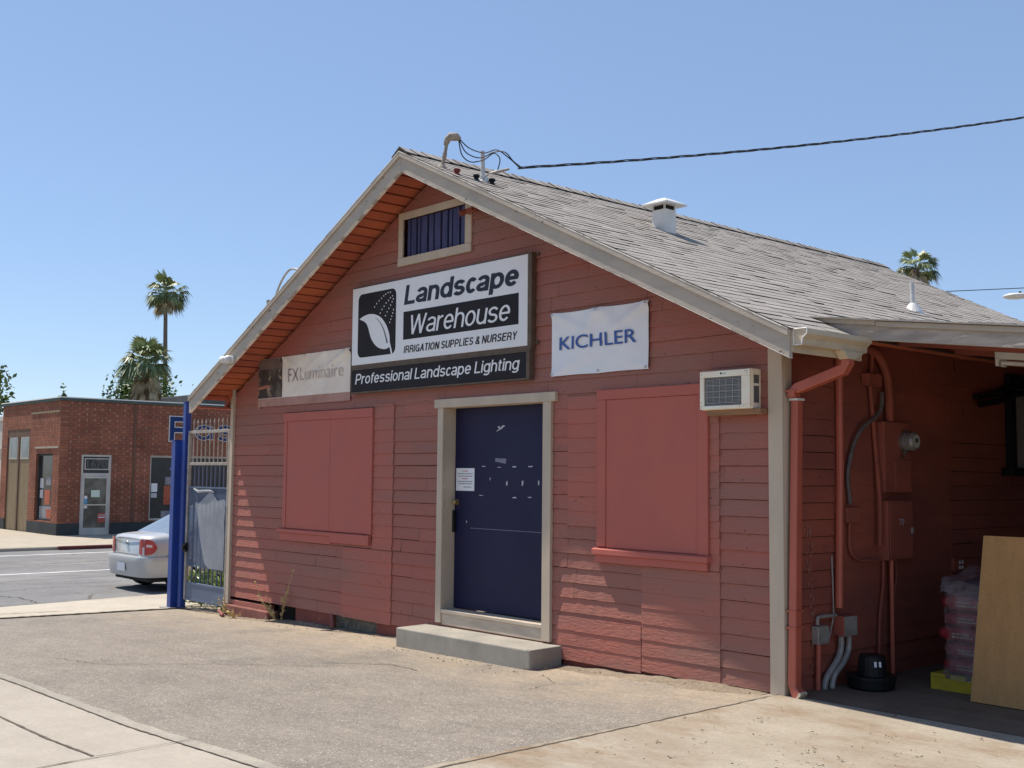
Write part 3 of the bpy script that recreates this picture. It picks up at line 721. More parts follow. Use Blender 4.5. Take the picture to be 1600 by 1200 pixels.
# --- roof: shingles in courses, each tab its own face
def shingles(m, sgn, seed):
    r2 = random.Random(seed)
    ex, ez = (EX1, EZ1) if sgn > 0 else (EX0, EZ0)
    run = Vector((ex - RX, 0, ez - RZ)); Ln = run.length; d = run / Ln
    nrm = Vector((-d.z, 0, d.x)) if sgn > 0 else Vector((d.z, 0, -d.x))
    if nrm.z < 0: nrm = -nrm
    e = 0.128; n = int(Ln / e) + 1
    for k in range(n):
        s0, s1 = k * e, min((k + 1) * e, Ln + 0.02)
        off = r2.uniform(0, 0.3); y = OH - 0.02 - off
        wob = r2.uniform(-0.004, 0.004)
        y1 = 8.6 - 0.19 * abs(s0 * d.x)
        while y < y1:
            w = 0.30 * r2.uniform(0.85, 1.15) / r2.choice((1, 2, 2, 3))
            a, b = max(y, OH - 0.02), min(y + w, y1); y += w
            if b - a < 0.02: continue
            t = min(1, max(0, r2.gauss(0.5, 0.15)))
            lf = 0.002 + abs(r2.gauss(0, 0.0030)); sa = s1 + wob + r2.uniform(-0.005, 0.005)
            P = lambda s, yy, h: (RX + d.x * s + nrm.x * h, yy, RZ + d.z * s + nrm.z * h)
            m.face([P(s0 - 0.01, a, 0.0), P(s0 - 0.01, b, 0.0), P(sa, b, lf), P(sa, a, lf)], 0, t)
            m.face([P(sa, a, lf), P(sa, b, lf), P(sa, b, -0.001), P(sa, a, -0.001)], 1, 0)
            m.face([P(s0, a, 0.0), P(sa, a, lf), P(sa, a, -0.001)], 1, 0)
    return m
mb = MB(); shingles(mb, 1, 31); shingles(mb, -1, 32)
roof = mb.build('roof', [M['shingle'], M['shingle_edge']], bld)
mb = MB()
y = OH - 0.03; r2 = random.Random(5)
while y < 8.55:
    h = 0.008 + r2.uniform(0, 0.010); w = 0.17
    t = r2.uniform(0.1, 0.7)
    P0 = (RX - 0.13, RZ - 0.13 * SL0 + 0.012); P1 = (RX, RZ + 0.03); P2 = (RX + 0.13, RZ - 0.13 * SL1 + 0.012)
    for (ax, az), (bx, bz) in ((P0, P1), (P1, P2)):
        mb.face([(ax, y, az + h), (bx, y, bz + h), (bx, y + w, bz + 0.004), (ax, y + w, az + 0.004)], 0, t)
        mb.face([(ax, y, az + h), (bx, y, bz + h), (bx, y, bz - 0.01), (ax, y, az - 0.01)], 1, 0)
    mb.face([(P2[0], y, P2[1] + h), (P2[0], y + w, P2[1] + 0.004), (P2[0], y + w, P2[1] - 0.01), (P2[0], y, P2[1] - 0.01)], 1, 0)
    y += w * 0.82
mb.build('ridge_caps', [M['shingle'], M['shingle_edge']], bld)
# roof boards seen from below
def soffit(m, sgn, seed):
    r2 = random.Random(seed)
    ex, ez = (EX1, EZ1) if sgn > 0 else (EX0, EZ0)
    run = Vector((ex - RX, 0, ez - RZ)); Ln = run.length; d = run / Ln
    nrm = Vector((-d.z, 0, d.x))
    if nrm.z < 0: nrm = -nrm
    s = 0.0
    while s < Ln - 0.02:
        w = 0.152; a, b = s + 0.012, min(s + w - 0.012, Ln - 0.005)
        dep = r2.uniform(-0.003, 0.003)
        P = lambda q, y, h: (RX + d.x * q + nrm.x * h, y, RZ + d.z * q + nrm.z * h)
        y0, y1 = OH + 0.03, DEP + 0.3 - 0.12 * b
        lo, hi = -0.035 + dep, -0.012
        m.hexa([P(a, y0, lo), P(b, y0, lo), P(b, y1, lo), P(a, y1, lo), P(a, y0, hi), P(b, y0, hi), P(b, y1, hi), P(a, y1, hi)], 0, r2.uniform(0, 1))
        s += w
    P = lambda q, y, h: (RX + d.x * q + nrm.x * h, y, RZ + d.z * q + nrm.z * h)
    y1 = DEP - 0.3
    m.face([P(0, OH + 0.02, -0.008), P(Ln, OH + 0.02, -0.008), P(Ln, y1, -0.008), P(0, y1, -0.008)], 1, 0)
mb = MB(); soffit(mb, 1, 41); soffit(mb, -1, 42); mb.build('soffit', [M['orange_red'], M['backing']], bld)
# bargeboards: wide board, narrow crown strip above it
def barge(sgn):
    ex, ez = (EX1, EZ1) if sgn > 0 else (EX0, EZ0)
    d = Vector((ex - RX, 0, ez - RZ)).normalized()
    A = Vector((RX, 0, RZ)); B = Vector((ex, 0, ez))
    def board(y0, y1, top, bot, m, t=0.5, xa=None):
        a0 = A + Vector((0, 0, -top)); b0 = B + Vector((0, 0, -top)); a1 = A + Vector((0, 0, -bot)); b1 = B + Vector((0, 0, -bot))
        q = [(a0, y0), (b0, y0), (b1, y0), (a1, y0)]
        m.prism([(p.x, y, p.z) for p, y in q], (0, y1 - y0, 0))
    m = MB(); board(OH - 0.012, OH + 0.028, 0.052, 0.208, m)
    o = m.build('bargeboard', M['barge'], bld, bevel=0.003)
    m = MB(); board(OH - 0.034, OH + 0.006, 0.008, 0.060, m); m.build('crown_strip', M['barge'], o, bevel=0.003)
    m = MB(); board(OH - 0.0135, OH + 0.027, 0.2083, 0.2135, m); m.build('worn_edge', M['chip'], o)
    m = MB(); board(OH - 0.0365, OH - 0.030, 0.004, 0.013, m); m.build('worn_edge', M['chip'], o)
barge(1); barge(-1)
# eave returns and braces
mb = MB(); mb.box(EX0 + 0.01, -0.02, OH + 0.04, 7.6, EZ0 - 0.15, EZ0 - 0.13); mb.build('eave_board', M['orange_red'], bld)
mb = MB(); mb.prism([(-0.20, -0.06, 2.44), (-0.12, -0.06, 2.44), (0.02, -0.06, 2.60), (0.02, -0.06, 2.70)], (0, 0.05, 0)); mb.build('eave_brace', M['orange_red'], bld)
mb = MB(); mb.box(EX1 - 0.012, EX1 + 0.012, OH + 0.01, 0.38, EZ1 - 0.17, EZ1 - 0.012); mb.build('eave_fascia', M['gutter'], bld)
# gutter with outlet
gt = MB()
prof = [(9.040, 2.532), (9.105, 2.532), (9.112, 2.575), (9.150, 2.605), (9.150, 2.642), (9.140, 2.642), (9.140, 2.610), (9.103, 2.583), (9.097, 2.540), (9.046, 2.540), (9.046, 2.650), (9.040, 2.650)]
gt.prism([(x, -0.49, z) for x, z in prof], (0, 0.83, 0))
gut = gt.build('gutter', M['gutter'], bld)
mb = MB(); mb.prism([(9.041, -0.493, 2.531), (9.106, -0.493, 2.531), (9.113, -0.493, 2.576), (9.151, -0.493, 2.606), (9.151, -0.493, 2.643), (9.041, -0.493, 2.643)], (0, 0.003, 0)); mb.build('gutter_cap', M['gutter'], gut)
mb = MB()
for a, b in (((9.041, 2.531), (9.106, 2.531)), ((9.106, 2.531), (9.113, 2.576)), ((9.113, 2.576), (9.151, 2.606)), ((9.151, 2.606), (9.151, 2.643)), ((9.151, 2.643), (9.041, 2.643)), ((9.041, 2.643), (9.041, 2.531))):
    mb.tube([(a[0], -0.495, a[1]), (b[0], -0.495, b[1])], 0.005, 6)
mb.build('gutter_cap_rim', M['white_paint'], gut)
mb = MB(); mb.hexa([(9.045, 0.06, 2.47), (9.125, 0.06, 2.47), (9.125, 0.17, 2.47), (9.045, 0.17, 2.47), (9.041, 0.0, 2.5315), (9.118, 0.0, 2.5315), (9.118, 0.30, 2.5315), (9.041, 0.30, 2.5315)])
mb.build('gutter_outlet', M['gutter'], gut, bevel=0.006)
def sweep(m, path, prof):
    """rectangular pipe: prof = [(du vector)...] offsets per path point"""
    n = len(prof); vs, fs = [], []
    for p, ring in zip(path, prof if isinstance(prof[0], list) else [prof] * len(path)):
        for o in ring: vs.append(Vector(p) + Vector(o))
    n = len(ring)
    for i in range(len(path) - 1):
        for k in range(n): fs.append((i * n + k, i * n + (k + 1) % n, (i + 1) * n + (k + 1) % n, (i + 1) * n + k))
    fs.append(tuple(range(n))[::-1]); fs.append(tuple((len(path) - 1) * n + k for k in range(n)))
    m.add(vs, fs)
a, b = 0.034, 0.043
rh = [(-a, -b, 0), (a, -b, 0), (a, b, 0), (-a, b, 0)]
rd = [(-0.013, -b, 0.036), (0.013, -b, -0.036), (0.013, b, -0.036), (-0.013, b, 0.036)]
mb = MB()
sweep(mb, [(9.085, 0.115, 2.475), (9.085, 0.115, 2.44), (9.06, 0.112, 2.40), (8.70, 0.055, 2.275), (8.66, 0.05, 2.25), (8.66, 0.05, 2.205)], [rh, rh, rd, rd, rh, rh])
dsp = mb.build('downspout', M['pipe_red'], bld, bevel=0.008)
mb = MB()
rb = [(-0.02, -b, -0.03), (0.02, -b, 0.03), (0.02, b, 0.03), (-0.02, b, -0.03)]
sweep(mb, [(8.665, 0.085, 2.195), (8.665, 0.02, 0.09), (8.68, 0.015, 0.045), (8.735, 0.0, 0.005)], [[(x * 0.9, y * 0.9, z) for x, y, z in rh], rh, rb, rb])
mb.build('lower_pipe', M['pipe_red'], dsp, bevel=0.008)
mb = MB(); mb.box(8.628, 8.702, 0.036, 0.133, 2.185, 2.2015); mb.build('pipe_rim', M['white_paint'], dsp)
mb = MB()
for z, y in ((0.62, 0.04), (0.50, 0.035), (2.255, 0.05)):
    mb.box(8.618, 8.706, y - 0.052, y + 0.052, z - 0.006, z + 0.006)
mb.build('pipe_straps', M['pipe_red'], dsp)
mb = MB(); sweep(mb, [(8.725, 0.002, 0.014), (8.741, -0.002, 0.001)], [[(x * 1.04, y * 1.04, z * 1.04) for x, y, z in rb]] * 2); mb.build('pipe_mouth', M['gutter'], dsp)

# concrete doorstep
mb = MB()
P = [(4.252, -0.40, -0.30), (6.233, -0.40, -0.30), (6.233, -0.005, -0.30), (4.252, -0.005, -0.30), (4.252, -0.40, 0.074), (6.233, -0.40, 0.082), (6.233, -0.005, 0.088), (4.252, -0.005, 0.080)]
mb.hexa(P); tag(mb.build('doorstep', M['concrete_step'], None, bevel=0.012, seg=2), 'low grey concrete step below the navy door', 'step')

# ------------------------------------------------------------------ carport
cp = thing('carport', 'lean-to carport with peeling grey fascia against the red side wall', 'carport', (11, 4, 0))
CZ = lambda x: 2.872 - (x - 8.565) * 0.130
mb = MB()
x1 = 13.6
mb.hexa([(8.50, 0.44, CZ(8.5) - 0.05), (x1, 0.44, CZ(x1) - 0.05), (x1, 8.6, CZ(x1) - 0.05), (8.5, 8.6, CZ(8.5) - 0.05), (8.5, 0.44, CZ(8.5) - 0.02), (x1, 0.44, CZ(x1) - 0.02), (x1, 8.6, CZ(x1) - 0.02), (8.5, 8.6, CZ(8.5) - 0.02)])
mb.build('deck', M['side_siding'], cp)
mb = MB(); r2 = random.Random(77); x = 8.45
while x < x1:
    w = r2.uniform(0.22, 0.34); t = r2.uniform(0.2, 0.9); h = r2.uniform(-0.004, 0.004)
    mb.hexa([(x, 0.335, CZ(x) - 0.019), (x + w, 0.335, CZ(x + w) - 0.019), (x + w, 8.6, CZ(x + w) - 0.019), (x, 8.6, CZ(x) - 0.019), (x, 0.335, CZ(x) - 0.006 + h), (x + w, 0.335, CZ(x + w) - 0.006 + h), (x + w, 8.6, CZ(x + w) - 0.006), (x, 8.6, CZ(x) - 0.006)], 0, t); x += w
mb.build('roofing', [M['shingle']], cp)
def slat(m, xa, xb, y0, y1, top, bot):
    m.hexa([(xa, y0, CZ(xa) - bot), (xb, y0, CZ(xb) - bot), (xb, y1, CZ(xb) - bot), (xa, y1, CZ(xa) - bot), (xa, y0, CZ(xa) - top), (xb, y0, CZ(xb) - top), (xb, y1, CZ(xb) - top), (xa, y1, CZ(xa) - top)])
mb = MB(); slat(mb, 8.90, x1, 0.387, 0.43, 0.020, 0.168)
mb.hexa([(8.62, 0.387, CZ(8.62) - 0.07), (8.90, 0.387, CZ(8.9) - 0.160), (8.90, 0.43, CZ(8.9) - 0.160), (8.62, 0.43, CZ(8.62) - 0.07), (8.58, 0.387, CZ(8.58) - 0.022), (8.90, 0.387, CZ(8.9) - 0.022), (8.90, 0.43, CZ(8.9) - 0.022), (8.58, 0.43, CZ(8.58) - 0.022)])
mb.build('fascia', M['old_fascia'], cp, bevel=0.004)
mb = MB(); slat(mb, 8.57, 9.16, 0.366, 0.3865, 0.016, 0.052); slat(mb, 9.165, x1, 0.364, 0.3865, 0.022, 0.062); mb.build('fascia_strip', M['barge'], cp, bevel=0.003)
for i in range(9):
    y = 0.9 + i * 0.9
    mb = MB(); xa = 8.62
    mb.hexa([(xa, y, CZ(xa) - 0.17), (x1, y, CZ(x1) - 0.17), (x1, y + 0.05, CZ(x1) - 0.17), (xa, y + 0.05, CZ(xa) - 0.17), (xa, y, CZ(xa) - 0.052), (x1, y, CZ(x1) - 0.052), (x1, y + 0.05, CZ(x1) - 0.052), (xa, y + 0.05, CZ(xa) - 0.052)])
    mb.build('rafter', M['side_siding'], cp)
mb = MB(); siding(mb, 8.6, 13.5, 0.0, 2.75, lambda u, z, d: (u, 8.3 - d, z), clips=[(0.13, 1.0, 2.872 + 8.565 * 0.13 - 0.06)], cell=0.5, seed=61); mb.build('unseen_back_wall', M['dark_wall'], cp)  # out of view, put in to darken the carport
mb = MB(); siding(mb, 0.6, 8.3, 0.0, 2.2, lambda u, z, d: (13.5 - d, u, z), cell=0.5, seed=62); mb.build('unseen_outer_wall', M['dark_wall'], cp)  # unseen side wall, added to keep light out of the recess
mb = MB(); mb.box(13.4, 13.5, 0.42, 0.52, 0, 2.15); mb.build('post', M['trim'], cp, bevel=0.004)

# ------------------------------------------------------------------ stroke lettering for the big sign
def arc(cx, cz, rx, rz, a0, a1, n=10):
    return [(cx + rx * math.cos(R(a0 + (a1 - a0) * i / n)), cz + rz * math.sin(R(a0 + (a1 - a0) * i / n))) for i in range(n + 1)]
def glyph(ch, h, k=1.0):
    """centre lines of a grotesque letter: (advance, strokes); cap height 1, x-height 0.74, h = half stroke, k = horizontal stretch"""
    X = 0.76; c = X / 2; t, T = X - h, 1 - h
    def bowl(w, a0=0, a1=360): return arc(w / 2, c, w / 2 - h, c - h, a0, a1, 24)
    def arch(w, x0=None):
        x0 = h if x0 is None else x0
        rx = (w - h - x0) / 2
        return [(x0, 0.40)] + arc(x0 + rx, t - 0.24, rx, 0.24, 170, 0, 10) + [(w - h, 0)]
    K = lambda v: v * k
    if ch == 'a': w = K(.54); return w, [arc(w / 2, t - .16, w / 2 - h - .01, .16, 165, 0, 10) + [(w - h - .01, 0)], arc(w * .46, .215, w * .46 - h, .215 - h, 62, 335, 18), [(w * .46 + (w * .46 - h) * .47, .215 + (.215 - h) * .88), (w - h - .01, .45)]]
    if ch == 'c': w = K(.48); return w, [bowl(w, 40, 320)]
    if ch == 'd': w = K(.57); return w, [bowl(w), [(w - h, 0), (w - h, 1)]]
    if ch == 'e': w = K(.55); return w, [arc(w / 2, c, w / 2 - h, c - h, 0, 320, 22), [(h, c), (w - h * .2, c)]]
    if ch == 'f': w = K(.30); return w, [arc(w, T - .14, w - K(.13), .14, 90, 180, 6) + [(K(.13), 0)], [(0, X - h), (w, X - h)]]
    if ch == 'g': w = K(.57); return w, [bowl(w), [(w - h, X), (w - h, -.05)] + arc(w / 2, -.05, w / 2 - h, .20 - h, 0, -150, 10)]
    if ch == 'h': w = K(.53); return w, [[(h, 0), (h, 1)], arch(w)]
    if ch == 'i': w = 2 * h; return w, [[(h, 0), (h, X)], [(h, .86), (h, 1)]]
    if ch == 'l': w = 2 * h; return w, [[(h, 0), (h, 1)]]
    if ch == 'n': w = K(.53); return w, [[(h, 0), (h, X)], arch(w)]
    if ch == 'o': w = K(.56); return w, [bowl(w)]
    if ch == 'p': w = K(.57); return w, [bowl(w), [(h, X), (h, -.24)]]
    if ch == 'r': w = K(.34); return w, [[(h, 0), (h, X)], [(h, .40)] + arc(w, t - .24, w - h, .24, 170, 92, 6)]
    if ch == 's': w = K(.52); q = (X - 2 * h) / 4; return w, [arc(w / 2, t - q, w / 2 - h - .01, q, 20, 270, 14) + arc(w / 2, h + q, w / 2 - h, q, 90, -160, 14)[1:]]
    if ch == 't': w = K(.30); return w, [[(K(.13), .92), (K(.13), .16)] + arc(w, .16, w - K(.13), .16 - h, 180, 262, 5), [(0, X - h), (w, X - h)]]
    if ch == 'u': w = K(.53); return w, [[(w - h, 0), (w - h, X)], [(h, X), (h, .30)] + arc(w / 2, h + .22, w / 2 - h, .22, 180, 345, 10)]
    if ch == 'L': w = K(.52); return w, [[(h, 1), (h, 0)], [(h, h), (w, h)]]
    if ch == 'W': w = K(.98); return w, [[(h, 1), (w * .26, 0)], [(w * .26, 0), (w / 2, 1)], [(w / 2, 1), (w * .74, 0)], [(w * .74, 0), (w - h, 1)]]
    if ch == 'P': w = K(.62); return w, [[(h, 0), (h, 1)], [(h, T), (w * .55, T)] + arc(w * .55, T - .25, w * .45 - h, .25, 90, -90, 12) + [(h, T - .5)]]
    if ch == 'I': w = 2 * h; return w, [[(h, 0), (h, 1)]]
    if ch == 'R': w = K(.66); return w, [[(h, 0), (h, 1)], [(h, T), (w * .55, T)] + arc(w * .55, T - .22, w * .42 - h, .22, 90, -90, 12) + [(h, T - .44)], [(w * .6, T - .44), (w - h, .34), (w - h, 0)]]
    if ch == 'G': w = K(.72); return w, [arc(w / 2, .5, w / 2 - h, .5 - h, 42, 350, 22), [(w - h, 0), (w - h, .47)], [(w, .47), (w / 2, .47)]]
    if ch == 'A': w = K(.68); return w, [[(h, 0), (w / 2, 1)], [(w / 2, 1), (w - h, 0)], [(w * .24, .30), (w * .76, .30)]]
    if ch == 'T': w = K(.58); return w, [[(0, T), (w, T)], [(w / 2, T), (w / 2, 0)]]
    if ch == 'O': w = K(.74); return w, [arc(w / 2, .5, w / 2 - h, .5 - h, 0, 360, 26)]
    if ch == 'N': w = K(.66); return w, [[(h, 0), (h, 1)], [(h, 1), (w - h, 0)], [(w - h, 0), (w - h, 1)]]
    if ch == 'S': w = K(.62); q = (1 - 2 * h) / 4; return w, [arc(w / 2, T - q, w / 2 - h - .01, q, 20, 270, 14) + arc(w / 2, h + q, w / 2 - h, q, 90, -160, 14)[1:]]
    if ch == 'U': w = K(.66); return w, [[(h, 1), (h, .32)] + arc(w / 2, .32, w / 2 - h, .32 - h, 180, 360, 14) + [(w - h, 1)]]
    if ch == 'E': w = K(.60); return w, [[(h, 0), (h, 1)], [(h, T), (w, T)], [(h, .52), (w * .94, .52)], [(h, h), (w, h)]]
    if ch == 'Y': w = K(.64); return w, [[(h, 1), (w / 2, .42)], [(w - h, 1), (w / 2, .42)], [(w / 2, .44), (w / 2, 0)]]
    if ch == '&': w = K(.66); return w, [[(w, 0), (w * .24, .68)] + arc(w * .47, .76, w * .23, .24 - h, 195, -30, 10), [(w * .66, .68), (w * .21, .40)] + arc(w * .40, .24, w * .40 - h, .24 - h, 140, 300, 10) + [(w - h, .42)]]
    return K(0.28), []
def letter_line(body, u0, u1, v0, cap, sw, shear, y, m, parent, name, space=0.09, word=0.27, r=1.5):
    """sw: stroke width in metres; the whole line is squeezed to u0..u1"""
    h = sw / cap / 2
    avail = (u1 - u0 - shear * cap) / cap / r
    lo, hi = 0.3, 3.0
    for _ in range(40):
        kk = (lo + hi) / 2
        x = 0; items = []
        for ch in body:
            if ch == ' ': x += word * kk; continue
            w, st = glyph(ch, h, kk)
            items += [[(p[0] + x, p[1]) for p in q_] for q_ in st]; x += w + space * kk - (0.055 * kk if ch == 'c' else 0)
        if x - space * kk > avail: hi = kk
        else: lo = kk
    k = cap
    mb = MB(); n = 0
    for s in items:
        pts = [Vector((p[0] * cap, p[1] * cap)) for p in s]
        if (pts[0] - pts[-1]).length < 1e-5: pts = pts[:-1]; closed = True
        else: closed = False
        L_, R_ = [], []
        N_ = len(pts)
        for i, p in enumerate(pts):
            a = pts[(i - 1) % N_] if (closed or i > 0) else None
            b = pts[(i + 1) % N_] if (closed or i < N_ - 1) else None
            d1 = (p - a).normalized() if a is not None else None
            d2 = (b - p).normalized() if b is not None else None
            d1 = d1 or d2; d2 = d2 or d1
            n1 = Vector((-d1.y, d1.x)); n2 = Vector((-d2.y, d2.x)); nn = (n1 + n2)
            nn = nn.normalized() if nn.length > 1e-4 else n1
            f = 1 / max(0.55, nn.dot(n1))
            # strokes keep their weight; squeeze horizontals with the letters
            hw = sw / 2 * f
            L_.append(p + nn * hw); R_.append(p - nn * hw)
        yy = y - 0.00012 * (n % 24); n += 1
        for i in range(N_ if closed else N_ - 1):
            j = (i + 1) % N_
            mb.face([(u0 + q_.x * r + q_.y * shear, yy, v0 + q_.y) for q_ in (L_[i], L_[j], R_[j], R_[i])])
    return mb.build(name, m, parent)

# main sign
sg = thing('warehouse_sign', 'large white sign reading Landscape Warehouse with black leaf emblem', 'sign', (4.34, -0.06, 2.8))
mb = MB(); mb.box(2.872, 5.813, -0.080, -0.02, 2.815, 3.683); mb.build('board', M['white_sign'], sg, bevel=0.003)
mb = MB(); mb.box(2.862, 5.86, -0.070, -0.018, 3.6832, 3.698); mb.box(5.8132, 5.862, -0.074, -0.018, 2.80, 3.683); mb.box(2.862, 5.86, -0.076, -0.018, 2.772, 2.8148); mb.box(2.862, 2.8718, -0.074, -0.018, 2.815, 3.683)
mb.box(5.862, 5.91, -0.03, -0.012, 3.665, 3.69); mb.box(5.862, 5.905, -0.03, -0.012, 2.83, 2.855)
mb.build('frame', M['sign_frame'], sg)
def rrect(x0, x1, z0, z1, r, y):
    P = []
    for cx, cz, a in ((x1 - r, z1 - r, 0), (x0 + r, z1 - r, 90), (x0 + r, z0 + r, 180), (x1 - r, z0 + r, 270)):
        P += [(cx + r * math.cos(R(a + 15 * i)), y, cz + r * math.sin(R(a + 15 * i))) for i in range(7)]
    return P
mb = MB(); mb.face(rrect(2.990, 3.712, 2.893, 3.606, 0.075, -0.0815)); em = mb.build('emblem', M['sign_black'], sg)
leaf = [(3.018, 3.325), (3.06, 3.345), (3.112, 3.358), (3.17, 3.366), (3.225, 3.368), (3.285, 3.362), (3.336, 3.350), (3.385, 3.334), (3.429, 3.313), (3.47, 3.285), (3.503, 3.253), (3.535, 3.22), (3.559, 3.185), (3.58, 3.148), (3.597, 3.108), (3.605, 3.07), (3.607, 3.034), (3.607, 3.0), (3.602, 2.972), (3.56, 2.957), (3.513, 2.954), (3.455, 2.962), (3.403, 2.977), (3.357, 2.999), (3.317, 3.026), (3.28, 3.06), (3.252, 3.095), (3.23, 3.134), (3.212, 3.174), (3.194, 3.214), (3.172, 3.252), (3.146, 3.277), (3.114, 3.294), (3.07, 3.31)]
def fan(m, pts, c, y):
    for i in range(len(pts)):
        a, b = pts[i], pts[(i + 1) % len(pts)]
        m.face([(a[0], y, a[1]), (b[0], y, b[1]), (c[0], y, c[1])])
mb = MB()
up_ = leaf[0:19]; lo_ = leaf[19:][::-1]
# leaf filled as strips between the two edges
top_ = leaf[:18]; bot_ = [leaf[0]] + leaf[:17:-1]
def resample(P, n):
    P = [Vector(p) for p in P]; L_ = [0]
    for a, b in zip(P, P[1:]): L_.append(L_[-1] + (b - a).length)
    out = []
    for i in range(n + 1):
        s = L_[-1] * i / n; j = 0
        while j < len(L_) - 2 and L_[j + 1] < s: j += 1
        f = (s - L_[j]) / max(1e-9, L_[j + 1] - L_[j]); out.append(P[j].lerp(P[j + 1], min(1, f)))
    return out
A_ = resample(top_, 24); B_ = resample(bot_, 24)
for i in range(24):
    mb.face([(A_[i].x, -0.0822, A_[i].y), (A_[i + 1].x, -0.0822, A_[i + 1].y), (B_[i + 1].x, -0.0822, B_[i + 1].y), (B_[i].x, -0.0822, B_[i].y)])
mb.face([(3.585, -0.0821, 3.02), (3.611, -0.0821, 2.955), (3.632, -0.0821, 2.891), (3.660, -0.0821, 2.891), (3.640, -0.0821, 2.95), (3.612, -0.0821, 3.02)])
mb.build('leaf_mark', M['white_sign'], em)
mb = MB(); V_ = [Vector(p) for p in [(3.33, 3.317), (3.375, 3.291), (3.412, 3.262), (3.446, 3.229), (3.476, 3.193), (3.503, 3.15), (3.526, 3.104), (3.545, 3.06), (3.561, 3.017)]]
for i in range(8):
    a, b = V_[i], V_[i + 1]; d = (b - a).normalized(); n_ = Vector((-d.y, d.x)); w0, w1 = 0.002 + 0.0011 * i, 0.002 + 0.0011 * (i + 1)
    mb.face([(a.x + n_.x * w0, -0.0828, a.y + n_.y * w0), (b.x + n_.x * w1, -0.0828, b.y + n_.y * w1), (b.x - n_.x * w1, -0.0828, b.y - n_.y * w1), (a.x - n_.x * w0, -0.0828, a.y - n_.y * w0)])
mb.build('leaf_vein', M['sign_black'], em)
mb = MB()
for u, v in [(3.311, 3.438), (3.347, 3.471), (3.394, 3.497), (3.437, 3.52), (3.48, 3.543), (3.519, 3.558), (3.562, 3.57), (3.605, 3.569), (3.42, 3.359), (3.452, 3.396), (3.491, 3.428), (3.529, 3.46), (3.572, 3.484), (3.607, 3.508), (3.645, 3.525), (3.519, 3.321), (3.550, 3.36), (3.580, 3.395), (3.612, 3.427), (3.64, 3.46), (3.66, 3.49), (3.601, 3.24), (3.621, 3.272), (3.638, 3.304), (3.654, 3.338), (3.666, 3.372)]:
    mb.face([(u + 0.0085 * math.cos(R(45 * i)), -0.0823, v + 0.0085 * math.sin(R(45 * i))) for i in range(8)])
mb.build('spray_dots', M['white_sign'], em)
letter_line('Landscape', 3.855, 5.715, 3.402, 0.208, 0.037, 0.19, -0.0815, M['sign_slate'], sg, 'lettering', r=1.62, space=0.04)
mb = MB(); mb.box(3.849, 5.691, -0.0812, -0.0801, 3.028, 3.328); bk = mb.build('black_band', M['sign_black'], sg)
letter_line('Warehouse', 3.945, 5.60, 3.076, 0.203, 0.0205, 0.21, -0.0825, M['white_sign'], bk, 'lettering', r=1.6, space=0.06)
letter_line('IRRIGATION SUPPLIES & NURSERY', 3.862, 5.678, 2.884, 0.077, 0.0112, 0.21, -0.0815, M['sign_black'], sg, 'lettering', r=1.4, space=0.115)
# lower sign
sg2 = thing('lighting_sign', 'black sign strip reading Professional Landscape Lighting', 'sign', (4.34, -0.06, 2.5))
mb = MB(); mb.box(2.872, 5.80, -0.074, -0.02, 2.512, 2.758); mb.build('board', M['sign_black'], sg2, bevel=0.003)
mb = MB(); mb.box(2.862, 5.845, -0.080, -0.018, 2.7582, 2.7715); mb.box(2.862, 5.845, -0.080, -0.018, 2.494, 2.5118); mb.box(5.8002, 5.845, -0.078, -0.018, 2.5122, 2.7578); mb.box(2.862, 2.8718, -0.076, -0.018, 2.5122, 2.7578); mb.build('frame', M['sign_frame'], sg2)
letter_line('Professional Landscape Lighting', 2.945, 5.715, 2.598, 0.116, 0.0145, 0.21, -0.0755, M['white_sign'], sg2, 'lettering', r=1.5, space=0.075)

# banners
def banner(m, x0, x1, z0, z1, y, seed, amp, nx=36, nz=20, folds=(), mfun=None, sag=0.0):
    r2 = random.Random(seed)
    ph = [r2.uniform(0, 6.28) for _ in range(8)]
    def dep(u, v):
        edge = min(1, 6 * min(u, 1 - u)) * min(1, 6 * min(v, 1 - v))
        d = amp * (0.5 * math.sin(5 * u + 3 * v + ph[0]) + 0.35 * math.sin(11 * u - 6 * v + ph[1]) + 0.25 * math.sin(17 * (u + v * 0.7) + ph[2])) * (0.3 + 0.7 * edge)
        for fu, fv, du, dv, w, a in folds:
            s = ((u - fu) * du + (v - fv) * dv); q = ((u - fu) * -dv + (v - fv) * du)
            if s > 0: d += a * math.exp(-(q / w) ** 2) * math.exp(-s * 2.2)
        return d
    vs = []
    for i in range(nx + 1):
        for j in range(nz + 1):
            u, v = i / nx, j / nz
            sc_ = sag * (abs(math.sin(2 * math.pi * u)) if v > 0.5 else -0.5 * abs(math.sin(2 * math.pi * u))) * (2 * v - 1) ** 2
            vs.append((x0 + (x1 - x0) * u, y - abs(amp) - dep(u, v), z0 + (z1 - z0) * v - sc_))
    for i in range(nx):
        for j in range(nz):
            a = i * (nz + 1) + j
            m.add([vs[a], vs[a + nz + 1], vs[a + nz + 2], vs[a + 1]], [(0, 1, 2, 3)], mfun(i / nx, j / nz) if mfun else 0)
    return dep
bn = thing('white_banner', 'white vinyl banner reading KICHLER nailed beside the main sign', 'banner', (6.69, -0.02, 2.5))
mb = MB(); dep_k = banner(mb, 6.094, 7.277, 2.506, 3.092, -0.02, 4, 0.006, folds=[(0, 1, 0.75, -0.66, 0.045, 0.024), (1, 1, -0.7, -0.7, 0.045, 0.026), (0.5, 1, 0.5, -0.87, 0.07, 0.024), (0.5, 1, -0.4, -0.9, 0.06, 0.022), (0, 0, 0.8, 0.6, 0.05, 0.014), (1, 0, -0.8, 0.6, 0.05, 0.014)], sag=0.010)
mb.build('sheet', M['vinyl'], bn, smooth=True)
